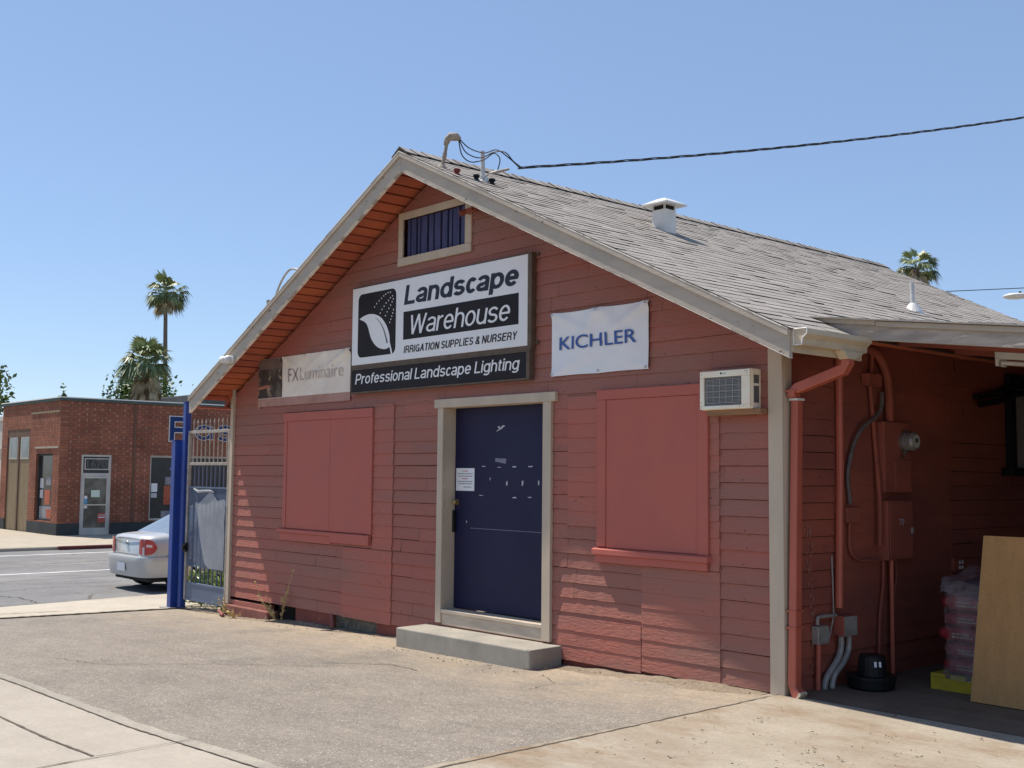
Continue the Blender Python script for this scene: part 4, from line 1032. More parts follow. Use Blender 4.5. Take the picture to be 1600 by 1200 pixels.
def on_k(u, v):
    uu, vv = (u - 6.094) / 1.183, (v - 2.506) / 0.586
    return (u, -0.02 - 0.006 - dep_k(uu, vv) - 0.009, v)
text('KICHLER', 6.200, 7.150, 2.742, 2.862, 0, M['kblue'], bn, 'lettering', offset=0.008, place=on_k, res=6)
mb = MB()
for u, v in ((6.115, 3.075), (6.685, 3.072), (7.255, 3.075), (6.115, 2.525), (6.685, 2.53), (7.255, 2.525)):
    mb.lathe((0, 0, 0), [(0.011, 0), (0.009, 0.004)], 10); k = len(mb.v) - 20
    p = on_k(u, v); mb.v[k:] = [(p[0] + q[0], p[1] - q[2], p[2] + q[1]) for q in mb.v[k:]]
mb.build('grommets', M['steel'], bn)

fx = thing('faded_banner', 'faded cream banner reading FXLuminaire with a dark house picture at one end', 'banner', (1.72, -0.02, 2.43))
mb = MB(); dep_f = banner(mb, 0.672, 2.770, 2.43, 3.032, -0.02, 9, 0.004, nx=70, nz=24, folds=[(0.28, 1, 0.5, -0.85, 0.02, 0.022), (1, 1, -0.6, -0.8, 0.03, 0.034), (1, 1, -0.3, -0.95, 0.02, 0.022), (0.55, 1, 0.2, -1, 0.04, 0.018), (0.75, 1, -0.5, -0.8, 0.03, 0.016)], mfun=lambda u, v: 1 if v < 0.15 else 0)
mb.build('sheet', [M['vinyl_old'], M['vinyl_pink']], fx, smooth=True)
def on_f(u, v, e=0.010):
    uu, vv = (u - 0.672) / 2.098, (v - 2.43) / 0.602
    return (u, -0.02 - 0.004 - dep_f(min(1, max(0, uu)), min(1, max(0, vv))) - e, v)
M['pic'] = mat('dark_picture_print', (0.055, 0.04, 0.037, 1), 0.6, base2=(0.15, 0.115, 0.09, 1), nscale=5, lo=0.45, hi=0.62, spots=(0.36, 0.27, 0.17, 1), sscale=7, sthr=0.60)
M['pic_sky'] = mat('dusk_picture_sky', (0.20, 0.135, 0.12, 1), 0.6, base2=(0.13, 0.09, 0.08, 1), nscale=3)
M['pic_red'] = mat('picture_path_print', (0.42, 0.16, 0.11, 1), 0.6)
mb = MB()
def grid_patch(m, x0, x1, z0, z1, e, n=8):
    for i in range(n):
        for j in range(n):
            a, b = x0 + (x1 - x0) * i / n, x0 + (x1 - x0) * (i + 1) / n; c, d = z0 + (z1 - z0) * j / n, z0 + (z1 - z0) * (j + 1) / n
            m.face([on_f(a, c, e), on_f(b, c, e), on_f(b, d, e), on_f(a, d, e)])
grid_patch(mb, 0.674, 1.262, 2.535, 3.028, 0.003); pc = mb.build('picture', M['pic'], fx)
mb = MB(); grid_patch(mb, 0.675, 1.26, 2.90, 3.026, 0.0045, 6); mb.build('picture_sky', M['pic_sky'], pc)
mb = MB(); mb.face([on_f(0.68, 2.645, 0.005), on_f(0.95, 2.665, 0.005), on_f(1.0, 2.69, 0.005), on_f(0.86, 2.70, 0.005), on_f(0.68, 2.68, 0.005)]); mb.build('picture_path', M['pic_red'], pc)
text('FX', 1.415, 1.655, 2.714, 2.872, 0, M['fade_dark'], fx, 'lettering', offset=-0.02, place=on_f, res=6)
text('Luminaire', 1.69, 2.63, 2.718, 2.872, 0, M['fade_grey'], fx, 'lettering', offset=-0.012, place=on_f, res=6)
mb = MB(); mb.face([on_f(1.9, 2.455), on_f(2.2, 2.455), on_f(2.2, 2.462), on_f(1.9, 2.462)]); mb.face([on_f(0.70, 2.43), on_f(0.735, 2.38), on_f(0.745, 2.44)]); mb.build('torn_corner', M['vinyl_pink'], fx)

# ------------------------------------------------------------------ air conditioner
ac = thing('air_conditioner', 'white window air conditioner jutting from the red wall by the corner', 'air conditioner', (8.16, -0.1, 2.13))
A0, A1, AZ0, AZ1, AY = 7.914, 8.405, 2.128, 2.437, -0.135
mb = MB()
mb.box(A0, A1, AY + 0.012, 0.0, AZ0, AZ1)
mb.build('casing', M['ac_white'], ac, bevel=0.010, seg=2)
mb = MB(); fr_ = 0.048
mb.box(A0 + 0.004, A1 - 0.004, AY - 0.008, AY + 0.0115, AZ1 - 0.055, AZ1 - 0.006); mb.box(A0 + 0.004, A1 - 0.004, AY - 0.008, AY + 0.0115, AZ0 + 0.004, AZ0 + 0.032)
mb.box(A0 + 0.004, A0 + 0.045, AY - 0.008, AY + 0.0115, AZ0 + 0.0325, AZ1 - 0.0555); mb.box(A1 - 0.085, A1 - 0.004, AY - 0.008, AY + 0.0115, AZ0 + 0.0325, AZ1 - 0.0555)
mb.build('front_frame', M['ac_white'], ac, bevel=0.003)
mb = MB(); mb.box(A0 + 0.0455, A1 - 0.0855, AY + 0.006, AY + 0.0118, AZ0 + 0.033, AZ1 - 0.056); mb.build('condenser_fins', M['ac_dark'], ac)
mb = MB()
xg0, xg1, zg0, zg1 = A0 + 0.05, A1 - 0.09, AZ0 + 0.04, AZ1 - 0.062
for i in range(5):
    z = zg0 + 0.012 + (zg1 - zg0 - 0.024) * i / 4; mb.box(xg0 + (0.02 if i in (0, 4) else 0), xg1 - (0.02 if i in (0, 4) else 0), AY - 0.004, AY + 0.001, z - 0.0016, z + 0.0016)
for i in range(6):
    x = xg0 + 0.02 + (xg1 - xg0 - 0.04) * i / 5; mb.box(x - 0.0016, x + 0.0016, AY - 0.001, AY + 0.003, zg0 + 0.01, zg1 - 0.01)
for i in range(20):
    z = zg0 + (zg1 - zg0) * i / 19; mb.box(xg0, xg1, AY + 0.003, AY + 0.0058, z - 0.0009, z + 0.0009)
mb.build('grille', M['ac_grille'], ac)
mb = MB(); mb.box(A1 + 0.0005, A1 + 0.003, -0.098, -0.035, AZ1 - 0.115, AZ1 - 0.05); mb.box(A1 + 0.0005, A1 + 0.003, -0.098, -0.035, AZ0 + 0.045, AZ1 - 0.135); mb.build('side_louvre', M['ac_dark'], ac)
text('LG', 8.145, 8.175, AZ1 - 0.036, AZ1 - 0.02, AY - 0.0085, M['ink'], ac, 'badge', offset=0.01)
mb = MB(); mb.face([(8.128 + 0.009 * math.cos(R(30 * i)), AY - 0.0088, AZ1 - 0.028 + 0.009 * math.sin(R(30 * i))) for i in range(12)]); mb.build('badge_disc', M['ink'], ac)
mb = MB()
for x, z in ((A0 + 0.02, AZ1 - 0.03), (A0 + 0.02, AZ0 + 0.06), (A0 + 0.02, AZ0 + 0.018), (A1 - 0.1, AZ0 + 0.02), (A1 - 0.06, AZ0 + 0.02), (A1 - 0.03, AZ1 - 0.02), (A1 - 0.05, AZ1 - 0.02), (A1 - 0.03, AZ1 - 0.035)):
    mb.face([(x + 0.004 * math.cos(R(60 * i)), AY - 0.0086, z + 0.004 * math.sin(R(60 * i))) for i in range(6)])
mb.build('screw_heads', M['ink'], ac)
mb = MB(); mb.box(7.965, 8.475, -0.11, -0.012, 2.084, 2.127); tag(mb.build('shelf_board', M['wood'], None, bevel=0.003), 'bare wood shelf board under the white air conditioner', 'shelf')

# ------------------------------------------------------------------ small things on the gable and roof
fl = thing('floodlight', 'small red twin floodlight tucked under the gable beside the vent', 'light', (4.96, -0.04, 4.22))
mb = MB(); mb.box(4.93, 4.99, -0.035, -0.012, 4.24, 4.31); mb.build('mount', M['side_siding'], fl, bevel=0.004)
for sx in (-1, 1):
    mb = MB(); c = Vector((4.96, -0.06, 4.26)); e = c + Vector((0.075 * sx, -0.10, -0.05)); dr = (e - c).normalized()
    mb.tube([c, c + (e - c) * 0.4, c + (e - c) * 0.45, e], [0.014, 0.014, 0.026, 0.036], 12); mb.build('lamp_head', M['side_siding'], fl)

sc_ = thing('security_camera', 'white dome security camera on the street-side bargeboard', 'camera', (0.87, -0.55, 2.98))
mb = MB(); mb.tube([(0.92, -0.528, 2.985), (0.92, -0.55, 2.985)], 0.05, 14); mb.build('mount', M['white_paint'], sc_)
mb = MB(); mb.ball((0.90, -0.575, 2.985), 0.055, 14, 8); mb.tube([(0.90, -0.575, 2.985), (0.80, -0.62, 2.985)], [0.048, 0.04], 14); mb.build('housing', M['white_paint'], sc_, smooth=True)
mb = MB(); mb.tube([(0.802, -0.6195, 2.985), (0.795, -0.6225, 2.985)], 0.024, 12); mb.build('lens', M['black'], sc_)

ms = thing('service_mast', 'leaning grey electric service mast with rounded weatherhead near the ridge', 'mast', (4.915, -0.42, 4.62))
mb = MB(); mb.tube([(4.91, -0.42, 4.58), (4.955, -0.395, 4.86)], [0.020, 0.017], 10); mb.tube([(4.935, -0.407, 4.73), (4.941, -0.404, 4.765)], 0.023, 10); mb.build('pipe', M['mast'], ms)
mb = MB(); mb.tube([(4.945, -0.40, 4.845), (4.96, -0.392, 4.90), (4.985, -0.372, 4.93), (5.035, -0.33, 4.925), (5.06, -0.31, 4.90)], [0.022, 0.034, 0.043, 0.040, 0.018], 12); mb.build('weatherhead', M['mast'], ms, smooth=True)
mb = MB(); mb.lathe((4.912, -0.42, 4.60), [(0.075, -0.02), (0.045, 0.03), (0.029, 0.05)], 12); mb.build('flashing', M['mast'], ms)

vp = thing('vent_pipe', 'white plumbing vent pipe with flared base next to the service mast', 'vent pipe', (5.189, -0.115, 4.49))
mb = MB(); mb.tube([(5.189, -0.117, 4.46), (5.187, -0.125, 4.79)], 0.022, 12); mb.build('pipe', M['white_metal'], vp, smooth=False)
mb = MB(); mb.lathe((5.189, -0.116, 4.47), [(0.075, -0.02), (0.05, 0.03), (0.042, 0.075), (0.023, 0.08)], 14); mb.build('flashing', M['white_paint'], vp)
vp2 = thing('vent_pipe', 'white vent pipe standing low on the roof above the carport fascia', 'vent pipe', (7.49, 3.94, 3.388))
mb = MB(); mb.tube([(7.49, 3.94, 3.33), (7.48, 3.945, 3.69)], 0.024, 12); mb.build('pipe', M['white_metal'], vp2)
mb = MB(); mb.lathe((7.49, 3.94, 3.35), [(0.125, -0.04), (0.10, 0.02), (0.045, 0.11), (0.026, 0.115)], 16); mb.build('flashing', M['white_paint'], vp2)

rv = thing('roof_vent', 'square white metal roof vent with pyramid cap on the shingles', 'roof vent', (5.75, 1.93, 4.2))
mb = MB(); mb.box(5.67, 5.85, 1.84, 2.02, 4.10, 4.43); mb.build('duct', M['white_paint'], rv, bevel=0.004)
mb = MB()
for x in (5.675, 5.832):
    for y in (1.845, 2.002):
        mb = MB(); mb.box(x - 0.005, x + 0.012, y - 0.005, y + 0.012, 4.4302, 4.482); mb.build('cap_leg', M['white_metal'], rv)
mb = MB(); mb.box(5.685, 5.835, 1.855, 2.005, 4.4305, 4.474); mb.build('throat', M['void'], rv)
mb = MB(); q = 0.172; cx, cyy = 5.76, 1.93
mb.add([(cx - q, cyy - q, 4.475), (cx + q, cyy - q, 4.475), (cx + q, cyy + q, 4.475), (cx - q, cyy + q, 4.475), (cx - q, cyy - q, 4.492), (cx + q, cyy - q, 4.492), (cx + q, cyy + q, 4.492), (cx - q, cyy + q, 4.492), (cx - 0.05, cyy - 0.05, 4.555), (cx + 0.05, cyy - 0.05, 4.555), (cx + 0.05, cyy + 0.05, 4.555), (cx - 0.05, cyy + 0.05, 4.555)],
       [(3, 2, 1, 0), (0, 1, 5, 4), (1, 2, 6, 5), (2, 3, 7, 6), (3, 0, 4, 7), (4, 5, 9, 8), (5, 6, 10, 9), (6, 7, 11, 10), (7, 4, 8, 11), (8, 9, 10, 11)])
mb.build('cap', M['white_paint'], rv)
# three little porcelain knobs on a rack behind the bargeboard
for k, (x, y, z, lab) in enumerate([(5.13, -0.40, 4.52, 'dark red wire knob on the roof edge closest to the ridge'), (5.21, -0.22, 4.48, 'blackened wire knob on the roof, middle one of three'), (5.27, -0.07, 4.455, 'dark wire knob on the roof just past the white vent pipe')]):
    t = thing('wire_knob', lab, 'insulator', (x, y, z), 'wire knobs on the roof edge')
    mb = MB(); mb.tube([(x, y, z - 0.06), (x, y, z + 0.05)], 0.008, 8); mb.build('pin', M['mast'], t)
    mb = MB(); mb.lathe((x, y, z), [(0.012, -0.035), (0.034, -0.025), (0.034, 0.0), (0.022, 0.008), (0.022, 0.02), (0.034, 0.028), (0.034, 0.05), (0.012, 0.058)], 12); mb.build('spool', M['dark_red'] if k == 0 else M['black'], t)
# wires
def catenary(a, b, sag, n=24):
    a, b = Vector(a), Vector(b)
    return [a.lerp(b, i / n) - Vector((0, 0, sag * 4 * (i / n) * (1 - i / n))) for i in range(n + 1)]
sd = thing('service_cable', 'twisted black overhead service cable running from the mast across the sky', 'cable', (5.66, -0.15, 4.51))
base = catenary((5.70, -0.11, 4.525), (8.7, 9.6, 6.90), 0.15, 60)
for s in range(3):
    mb = MB(); P = []
    for i, p in enumerate(base):
        an = i * 1.1 + s * 2.1; P.append(p + Vector((0.008 * math.cos(an), 0.0, 0.010 * math.sin(an))))
    mb.tube(P, 0.006, 6); mb.build('strand', M['cable'], sd)
def loop(pts, r=0.006):
    P = [Vector(p) for p in pts]; out = []
    for i in range(len(P) - 1):
        p0, p1, p2, p3 = P[max(i - 1, 0)], P[i], P[i + 1], P[min(i + 2, len(P) - 1)]
        for k in range(8):
            t = k / 8; out.append(0.5 * ((2 * p1) + (-p0 + p2) * t + (2 * p0 - 5 * p1 + 4 * p2 - p3) * t * t + (-p0 + 3 * p1 - 3 * p2 + p3) * t ** 3))
    out.append(P[-1]); m = MB(); m.tube(out, r, 6); return m
loop([(5.06, -0.31, 4.895), (5.15, -0.26, 4.80), (5.30, -0.20, 4.735), (5.45, -0.17, 4.74), (5.58, -0.14, 4.65), (5.71, -0.10, 4.525)]).build('loop', M['cable'], sd)
loop([(5.055, -0.315, 4.89), (5.12, -0.28, 4.76), (5.26, -0.22, 4.69), (5.42, -0.18, 4.72), (5.55, -0.15, 4.70), (5.64, -0.12, 4.60), (5.72, -0.09, 4.53)]).build('loop', M['cable'], sd)
loop([(5.05, -0.32, 4.89), (5.08, -0.30, 4.74), (5.17, -0.26, 4.66), (5.31, -0.21, 4.665), (5.42, -0.18, 4.71), (5.50, -0.17, 4.64), (5.49, -0.19, 4.52)]).build('loop', M['cable'], sd)
mb = MB(); mb.tube([(5.49, -0.30, 4.475), (5.55, -0.25, 4.49), (5.64, -0.17, 4.515)], [0.006, 0.018, 0.012], 8); mb.build('tension_clamp', M['galv'], sd)
mb = MB(); mb.tube([(5.19, -0.125, 4.50), (5.49, -0.30, 4.475)], 0.003, 5); mb.build('tie_wire', M['cable'], sd)
hp = thing('roof_hose', 'grey hose looping over the roof from a stub pipe on the street side', 'hose', (1.31, -0.26, 3.36))
mb = MB(); mb.tube([(1.31, -0.26, 3.34), (1.31, -0.26, 3.71)], 0.035, 10); mb.tube([(1.31, -0.26, 3.62), (1.31, -0.26, 3.65)], 0.042, 10); mb.build('stub_pipe', M['mast'], hp)
loop([(1.36, -0.25, 3.50), (1.42, -0.26, 3.68), (1.69, -0.32, 3.89), (2.02, -0.40, 3.98), (2.3, -0.44, 3.93), (2.4, -0.46, 3.88)], 0.013).build('hose', M['galv'], hp)

# ------------------------------------------------------------------ electrical gear on the side wall
X0 = W + 0.012
mt = thing('meter_box', 'red painted electric meter box with round glass meter', 'meter box', (X0, 1.5, 1.5))
mb = MB(); mb.box(X0, X0 + 0.085, 1.27, 1.68, 1.49, 2.075); mb.build('case', M['side_siding'], mt, bevel=0.006)
mb = MB(); mb.box(X0 + 0.0853, X0 + 0.095, 1.41, 1.675, 1.495, 1.76); mb.build('cover', M['side_siding'], mt, bevel=0.004)
mb = MB(); mb.tube([(X0 + 0.0855, 1.575, 1.915), (X0 + 0.115, 1.575, 1.915)], 0.092, 24); mb.build('ring', M['steel'], mt)
mb = MB(); mb.tube([(X0 + 0.1155, 1.575, 1.915), (X0 + 0.180, 1.575, 1.915), (X0 + 0.20, 1.575, 1.915)], [0.08, 0.08, 0.064], 24); mb.build('glass', M['glass_dome'], mt)
mb = MB(); mb.tube([(X0 + 0.2005, 1.575, 1.915), (X0 + 0.202, 1.575, 1.915)], 0.056, 20); fc = mb.build('dial', M['meter_face'], mt)
mb = MB(); mb.box(X0 + 0.2025, X0 + 0.2035, 1.555, 1.60, 1.905, 1.94); mb.build('display', M['ink'], fc)
mb = MB(); mb.tube([(X0 + 0.12, 1.52, 1.83), (X0 + 0.135, 1.50, 1.80), (X0 + 0.10, 1.53, 1.78)], 0.01, 8); mb.build('seal', M['steel'], mt)
pb = thing('breaker_panel', 'red painted breaker panel below the electric meter', 'panel', (X0, 1.5, 0.94))
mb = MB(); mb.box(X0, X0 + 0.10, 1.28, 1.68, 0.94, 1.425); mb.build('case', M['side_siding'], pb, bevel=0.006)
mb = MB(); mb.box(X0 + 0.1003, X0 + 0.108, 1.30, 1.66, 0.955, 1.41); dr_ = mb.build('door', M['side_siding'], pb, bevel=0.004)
text('70', 1.44, 1.52, 1.22, 1.275, 0, M['tape'], dr_, 'number', place=lambda u, v: (X0 + 0.1087, u, v))
mb = MB(); mb.box(X0 + 0.1083, X0 + 0.12, 1.63, 1.655, 1.15, 1.20); mb.build('latch', M['galv'], dr_)
def cond(name, pts, r, m, label, cat='conduit', grp='conduits on the side wall', n=10):
    mb = MB(); mb.tube(pts, r, n); o = mb.build(name, m); return tag(o, label, cat, grp)
def smoothp(pts, n=6):
    P = [Vector(p) for p in pts]; out = []
    for i in range(len(P) - 1):
        p0, p1, p2, p3 = P[max(i - 1, 0)], P[i], P[i + 1], P[min(i + 2, len(P) - 1)]
        for k in range(n):
            t = k / n; out.append(0.5 * ((2 * p1) + (-p0 + p2) * t + (2 * p0 - 5 * p1 + 4 * p2 - p3) * t * t + (-p0 + 3 * p1 - 3 * p2 + p3) * t ** 3))
    out.append(P[-1]); return out
XC = X0 + 0.035
cond('conduit', [(XC, 0.70, 2.68), (XC, 0.69, 1.6), (XC, 0.655, 0.60)], 0.031, M['pipe_red'], 'thick red painted conduit running down to the grey junction box')
cond('conduit', smoothp([(XC + 0.02, 0.86, 2.66), (XC + 0.02, 1.12, 2.655), (XC + 0.02, 1.27, 2.60), (XC + 0.02, 1.38, 2.45), (XC + 0.02, 1.405, 2.30), (XC + 0.02, 1.41, 2.08)]), 0.036, M['side_siding'], 'fat red conduit curving into the top of the meter box')
cond('conduit', smoothp([(XC, 1.15, 2.36), (XC, 1.17, 2.2), (XC, 1.21, 1.9), (XC + 0.03, 1.22, 1.4), (XC + 0.03, 1.21, 1.06)]), 0.018, M['side_siding'], 'slim red conduit passing the side of the meter box')
cond('conduit', smoothp([(XC, 1.19, 2.68), (XC, 1.185, 2.55), (XC, 1.17, 2.46)]), 0.015, M['side_siding'], 'short red conduit above the small square junction box')
M['flex'] = mat('dark_flex_conduit', (0.10, 0.085, 0.08, 1), 0.6, base2=(0.16, 0.13, 0.12, 1), nscale=14)
hs = smoothp([(XC + 0.02, 1.30, 2.31), (XC + 0.03, 1.24, 2.15), (XC + 0.02, 0.98, 2.00), (XC + 0.01, 0.86, 1.84), (XC, 0.80, 1.635), (XC, 0.815, 1.5), (XC, 0.83, 1.40)])
cond('flexible_conduit', hs, 0.017, M['flex'], 'dark grey flexible conduit bowing away from the wall')
cond('conduit', smoothp([(XC, 0.82, 1.26), (XC, 0.81, 1.10), (XC, 0.85, 1.0), (XC, 0.96, 0.955), (XC, 1.10, 0.945), (XC, 1.26, 0.94)]), 0.011, M['side_siding'], 'thin red cable sagging from the switch box to the panel')
cond('conduit', smoothp([(XC, 1.31, 0.945), (XC, 1.30, 0.75), (XC, 1.24, 0.45), (XC, 1.22, 0.05), (XC, 1.22, 0.0)]), 0.012, M['side_siding'], 'thin red conduit dropping from the panel, leaning to the corner')
cond('conduit', [(XC + 0.03, 1.385, 0.945), (XC + 0.03, 1.38, 0.0)], 0.018, M['pipe_red'], 'straight red conduit below the breaker panel')
cond('conduit', smoothp([(XC, 1.44, 0.942), (XC, 1.44, 0.7), (XC, 1.43, 0.45), (XC, 1.46, 0.36)]), 0.011, M['side_siding'], 'thin dark cable hanging under the middle of the panel')
cond('conduit', smoothp([(XC, 1.50, 0.942), (XC, 1.51, 0.8), (XC, 1.47, 0.66), (XC, 1.44, 0.60)]), 0.011, M['side_siding'], 'short bent cable under the far end of the panel')
def ebox(name, y0, y1, z0, z1, d, m, lab, lid=None):
    t = thing(name, lab, 'junction box', (X0, (y0 + y1) / 2, z0), 'junction boxes on the side wall')
    mb = MB(); mb.box(X0, X0 + d, y0, y1, z0, z1); mb.build('case', m, t, bevel=0.004)
    mb = MB(); mb.box(X0 + d + 0.0003, X0 + d + 0.005, y0 + 0.004, y1 - 0.004, z0 + 0.004, z1 - 0.004); c = mb.build('lid', lid or m, t)
    mb = MB()
    for y in (y0 + 0.018, y1 - 0.018): mb.tube([(X0 + d + 0.005, y, (z0 + z1) / 2), (X0 + d + 0.008, y, (z0 + z1) / 2)], 0.004, 6)
    mb.build('screws', M['steel'], c)
    return t
ebox('junction_box', 0.62, 0.80, 0.385, 0.54, 0.10, M['side_siding'], 'grey lidded junction box at the foot of the thick conduit', M['galv'])
ebox('junction_box', 0.33, 0.47, 0.345, 0.48, 0.06, M['galv'], 'small grey outlet box closest to the downspout')
ebox('junction_box', 0.76, 0.95, 1.255, 1.375, 0.05, M['side_siding'], 'red switch box where the flexible conduit ends')
ebox('junction_box', 1.07, 1.27, 2.36, 2.46, 0.07, M['side_siding'], 'red junction box high up under the carport roof')
cond('grey_conduit', smoothp([(XC, 0.36, 0.49), (XC, 0.36, 0.535), (XC, 0.40, 0.548), (XC, 0.61, 0.545)]), 0.014, M['galv'], 'short grey elbow conduit joining the two low boxes')
cond('grey_conduit', [(XC, 0.37, 0.345), (XC, 0.355, 0.0)], 0.020, M['pipe_red'], 'stubby conduit from the small outlet box to the ground')
cond('grey_conduit', smoothp([(XC + 0.01, 0.665, 0.385), (XC + 0.01, 0.655, 0.28), (XC + 0.01, 0.60, 0.20), (XC + 0.01, 0.47, 0.10), (XC + 0.01, 0.43, 0.03), (XC + 0.01, 0.43, 0.0)]), 0.024, M['galv'], 'grey bent conduit leaving the lidded box, closer to the corner')
cond('grey_conduit', smoothp([(XC + 0.02, 0.755, 0.385), (XC + 0.02, 0.745, 0.28), (XC + 0.02, 0.68, 0.19), (XC + 0.02, 0.55, 0.10), (XC + 0.02, 0.515, 0.03), (XC + 0.02, 0.515, 0.0)]), 0.024, M['galv'], 'grey bent conduit leaving the lidded box, deeper in the carport')
cond('thin_cable', smoothp([(X0 + 0.01, 0.60, 1.0), (X0 + 0.02, 0.60, 0.62), (X0 + 0.03, 0.57, 0.5), (X0 + 0.03, 0.50, 0.34)]), 0.006, M['galv'], 'thin pale cable beside the thick red conduit', 'cable')
ol = thing('wall_outlet', 'small double power outlet on the dark side wall', 'outlet', (X0, 2.58, 0.8))
mb = MB(); mb.box(X0, X0 + 0.03, 2.50, 2.66, 0.79, 0.90); mb.build('plate', M['side_siding'], ol, bevel=0.003)
mb = MB()
for y in (2.595, 2.645):
    for z in (0.82, 0.865): mb.box(X0 + 0.0303, X0 + 0.034, y - 0.014, y + 0.014, z - 0.014, z + 0.014)
mb.build('sockets', M['white_paint'], ol)
# window deep in the carport
wd = MB(); wd.box(X0, X0 + 0.06, 3.60, 3.72, 1.72, 2.62); wd.box(X0, X0 + 0.06, 4.9, 5.0, 1.72, 2.62); wd.box(X0, X0 + 0.06, 3.7201, 4.8999, 2.55, 2.62); wd.box(X0, X0 + 0.12, 3.5, 5.08, 1.64, 1.7195); wd.box(X0 + 0.005, X0 + 0.05, 4.3, 4.35, 1.72, 2.5499)
wdo = wd.build('window', M['black'], bld, bevel=0.004)
mb = MB(); mb.box(X0 + 0.001, X0 + 0.015, 3.7203, 4.8997, 1.7203, 2.5497); mb.build('pane', mat('pale_window_blind', (0.42, 0.38, 0.36, 1), 0.4, base2=(0.33, 0.29, 0.27, 1), nscale=2), wdo)
pp = thing('black_hose', 'bundle of black hoses stored high on the carport wall', 'hose', (X0, 3.4, 2.35))
for dz, dx in ((0, 0.05), (-0.07, 0.09)):
    loop([(X0 + dx, 2.92, 2.36 + dz), (X0 + dx + 0.03, 3.3, 2.42 + dz), (X0 + dx, 3.7, 2.50 + dz), (X0 + dx + 0.04, 4.2, 2.52 + dz), (X0 + dx, 4.9, 2.48 + dz)], 0.03).build('length', M['black'], pp)
# fluorescent fitting
lf = thing('strip_light', 'white strip light fitting hung under the carport roof', 'light fitting', (9.9, 1.5, 2.55))
mb = MB(); mb.hexa([(9.55, 1.44, 2.545), (10.75, 1.44, 2.39), (10.75, 1.56, 2.39), (9.55, 1.56, 2.545), (9.55, 1.44, 2.60), (10.75, 1.44, 2.445), (10.75, 1.56, 2.445), (9.55, 1.56, 2.60)]); mb.build('channel', M['white_paint'], lf, bevel=0.004)
for dy in (-0.045, 0.045):
    mb = MB(); mb.tube([(9.60, 1.5 + dy, 2.51), (10.72, 1.5 + dy, 2.365)], 0.016, 10); mb.build('tube', M['white_paint'], lf)
    mb = MB(); mb.hexa([(9.56, 1.475 + dy, 2.485), (9.585, 1.475 + dy, 2.482), (9.585, 1.525 + dy, 2.482), (9.56, 1.525 + dy, 2.485), (9.56, 1.475 + dy, 2.544), (9.585, 1.475 + dy, 2.541), (9.585, 1.525 + dy, 2.541), (9.56, 1.525 + dy, 2.544)]); mb.build('socket', M['white_paint'], lf)
mb = MB(); mb.tube([(9.62, 1.5, 2.59), (9.45, 1.5, 2.70)], 0.012, 8); mb.build('stem', M['white_metal'], lf)

# tub and pot by the wall
tb = MB(); tb.lathe((8.86, 0.74, 0.0), [(0.15, 0.0), (0.175, 0.02), (0.18, 0.09), (0.19, 0.09), (0.19, 0.108), (0.14, 0.11)], 22)
tag(tb.build('tub', M['black'], None), 'wide low black tub on the carport floor by the wall', 'tub')
pt = MB(); pt.lathe((8.87, 0.74, 0.1105), [(0.115, 0), (0.11, 0.02), (0.10, 0.135), (0.09, 0.15)], 20); pto = pt.build('plant_pot', M['black'], None)
tag(pto, 'upturned black pot with a small white sticker on the tub', 'pot')
mb = MB(); mb.prism([(8.937, 0.66, 0.18), (8.968, 0.705, 0.18), (8.964, 0.705, 0.22), (8.933, 0.66, 0.22)], (0.003, -0.002, 0)); pto['_o'] = (0, 0, 0); mb.build('sticker', M['paper'], pto)

# pallet of bags and the plywood sheet
pal = thing('pallet', 'yellow painted pallet under the wrapped bags', 'pallet', (9.62, 1.55, 0))
mb = MB()
for i in range(6): mb.box(9.15 + 0.16 * i, 9.15 + 0.16 * i + 0.12, 1.10, 2.05, 0.095, 0.125)
for y in (1.10, 1.53, 1.95): mb.box(9.15, 10.07, y + 0.0004, y + 0.095, 0.0, 0.0945)
mb.build('boards', M['yellow'], pal, bevel=0.003)
def bag_mesh(sx, sy, sz, seed):
    r2 = random.Random(seed); m = MB(); n, k = 16, 10; vs, fs = [], []
    def pw(v, e): return math.copysign(abs(v) ** e, v)
    for i in range(k + 1):
        ph = -math.pi / 2 + math.pi * i / k
        for j in range(n):
            an = 2 * math.pi * j / n
            x = pw(math.cos(ph), 0.5) * pw(math.cos(an), 0.35); y = pw(math.cos(ph), 0.5) * pw(math.sin(an), 0.35); z = pw(math.sin(ph), 0.6)
            q = 1 + r2.uniform(-0.03, 0.03)
            vs.append((sx * x * q, sy * y * q, sz * z))
    for i in range(k):
        for j in range(n): fs.append((i * n + j, i * n + (j + 1) % n, (i + 1) * n + (j + 1) % n, (i + 1) * n + j))
    m.add(vs, fs); return m
names_ = ['bottom', 'second', 'third', 'fourth', 'top']
bags = None
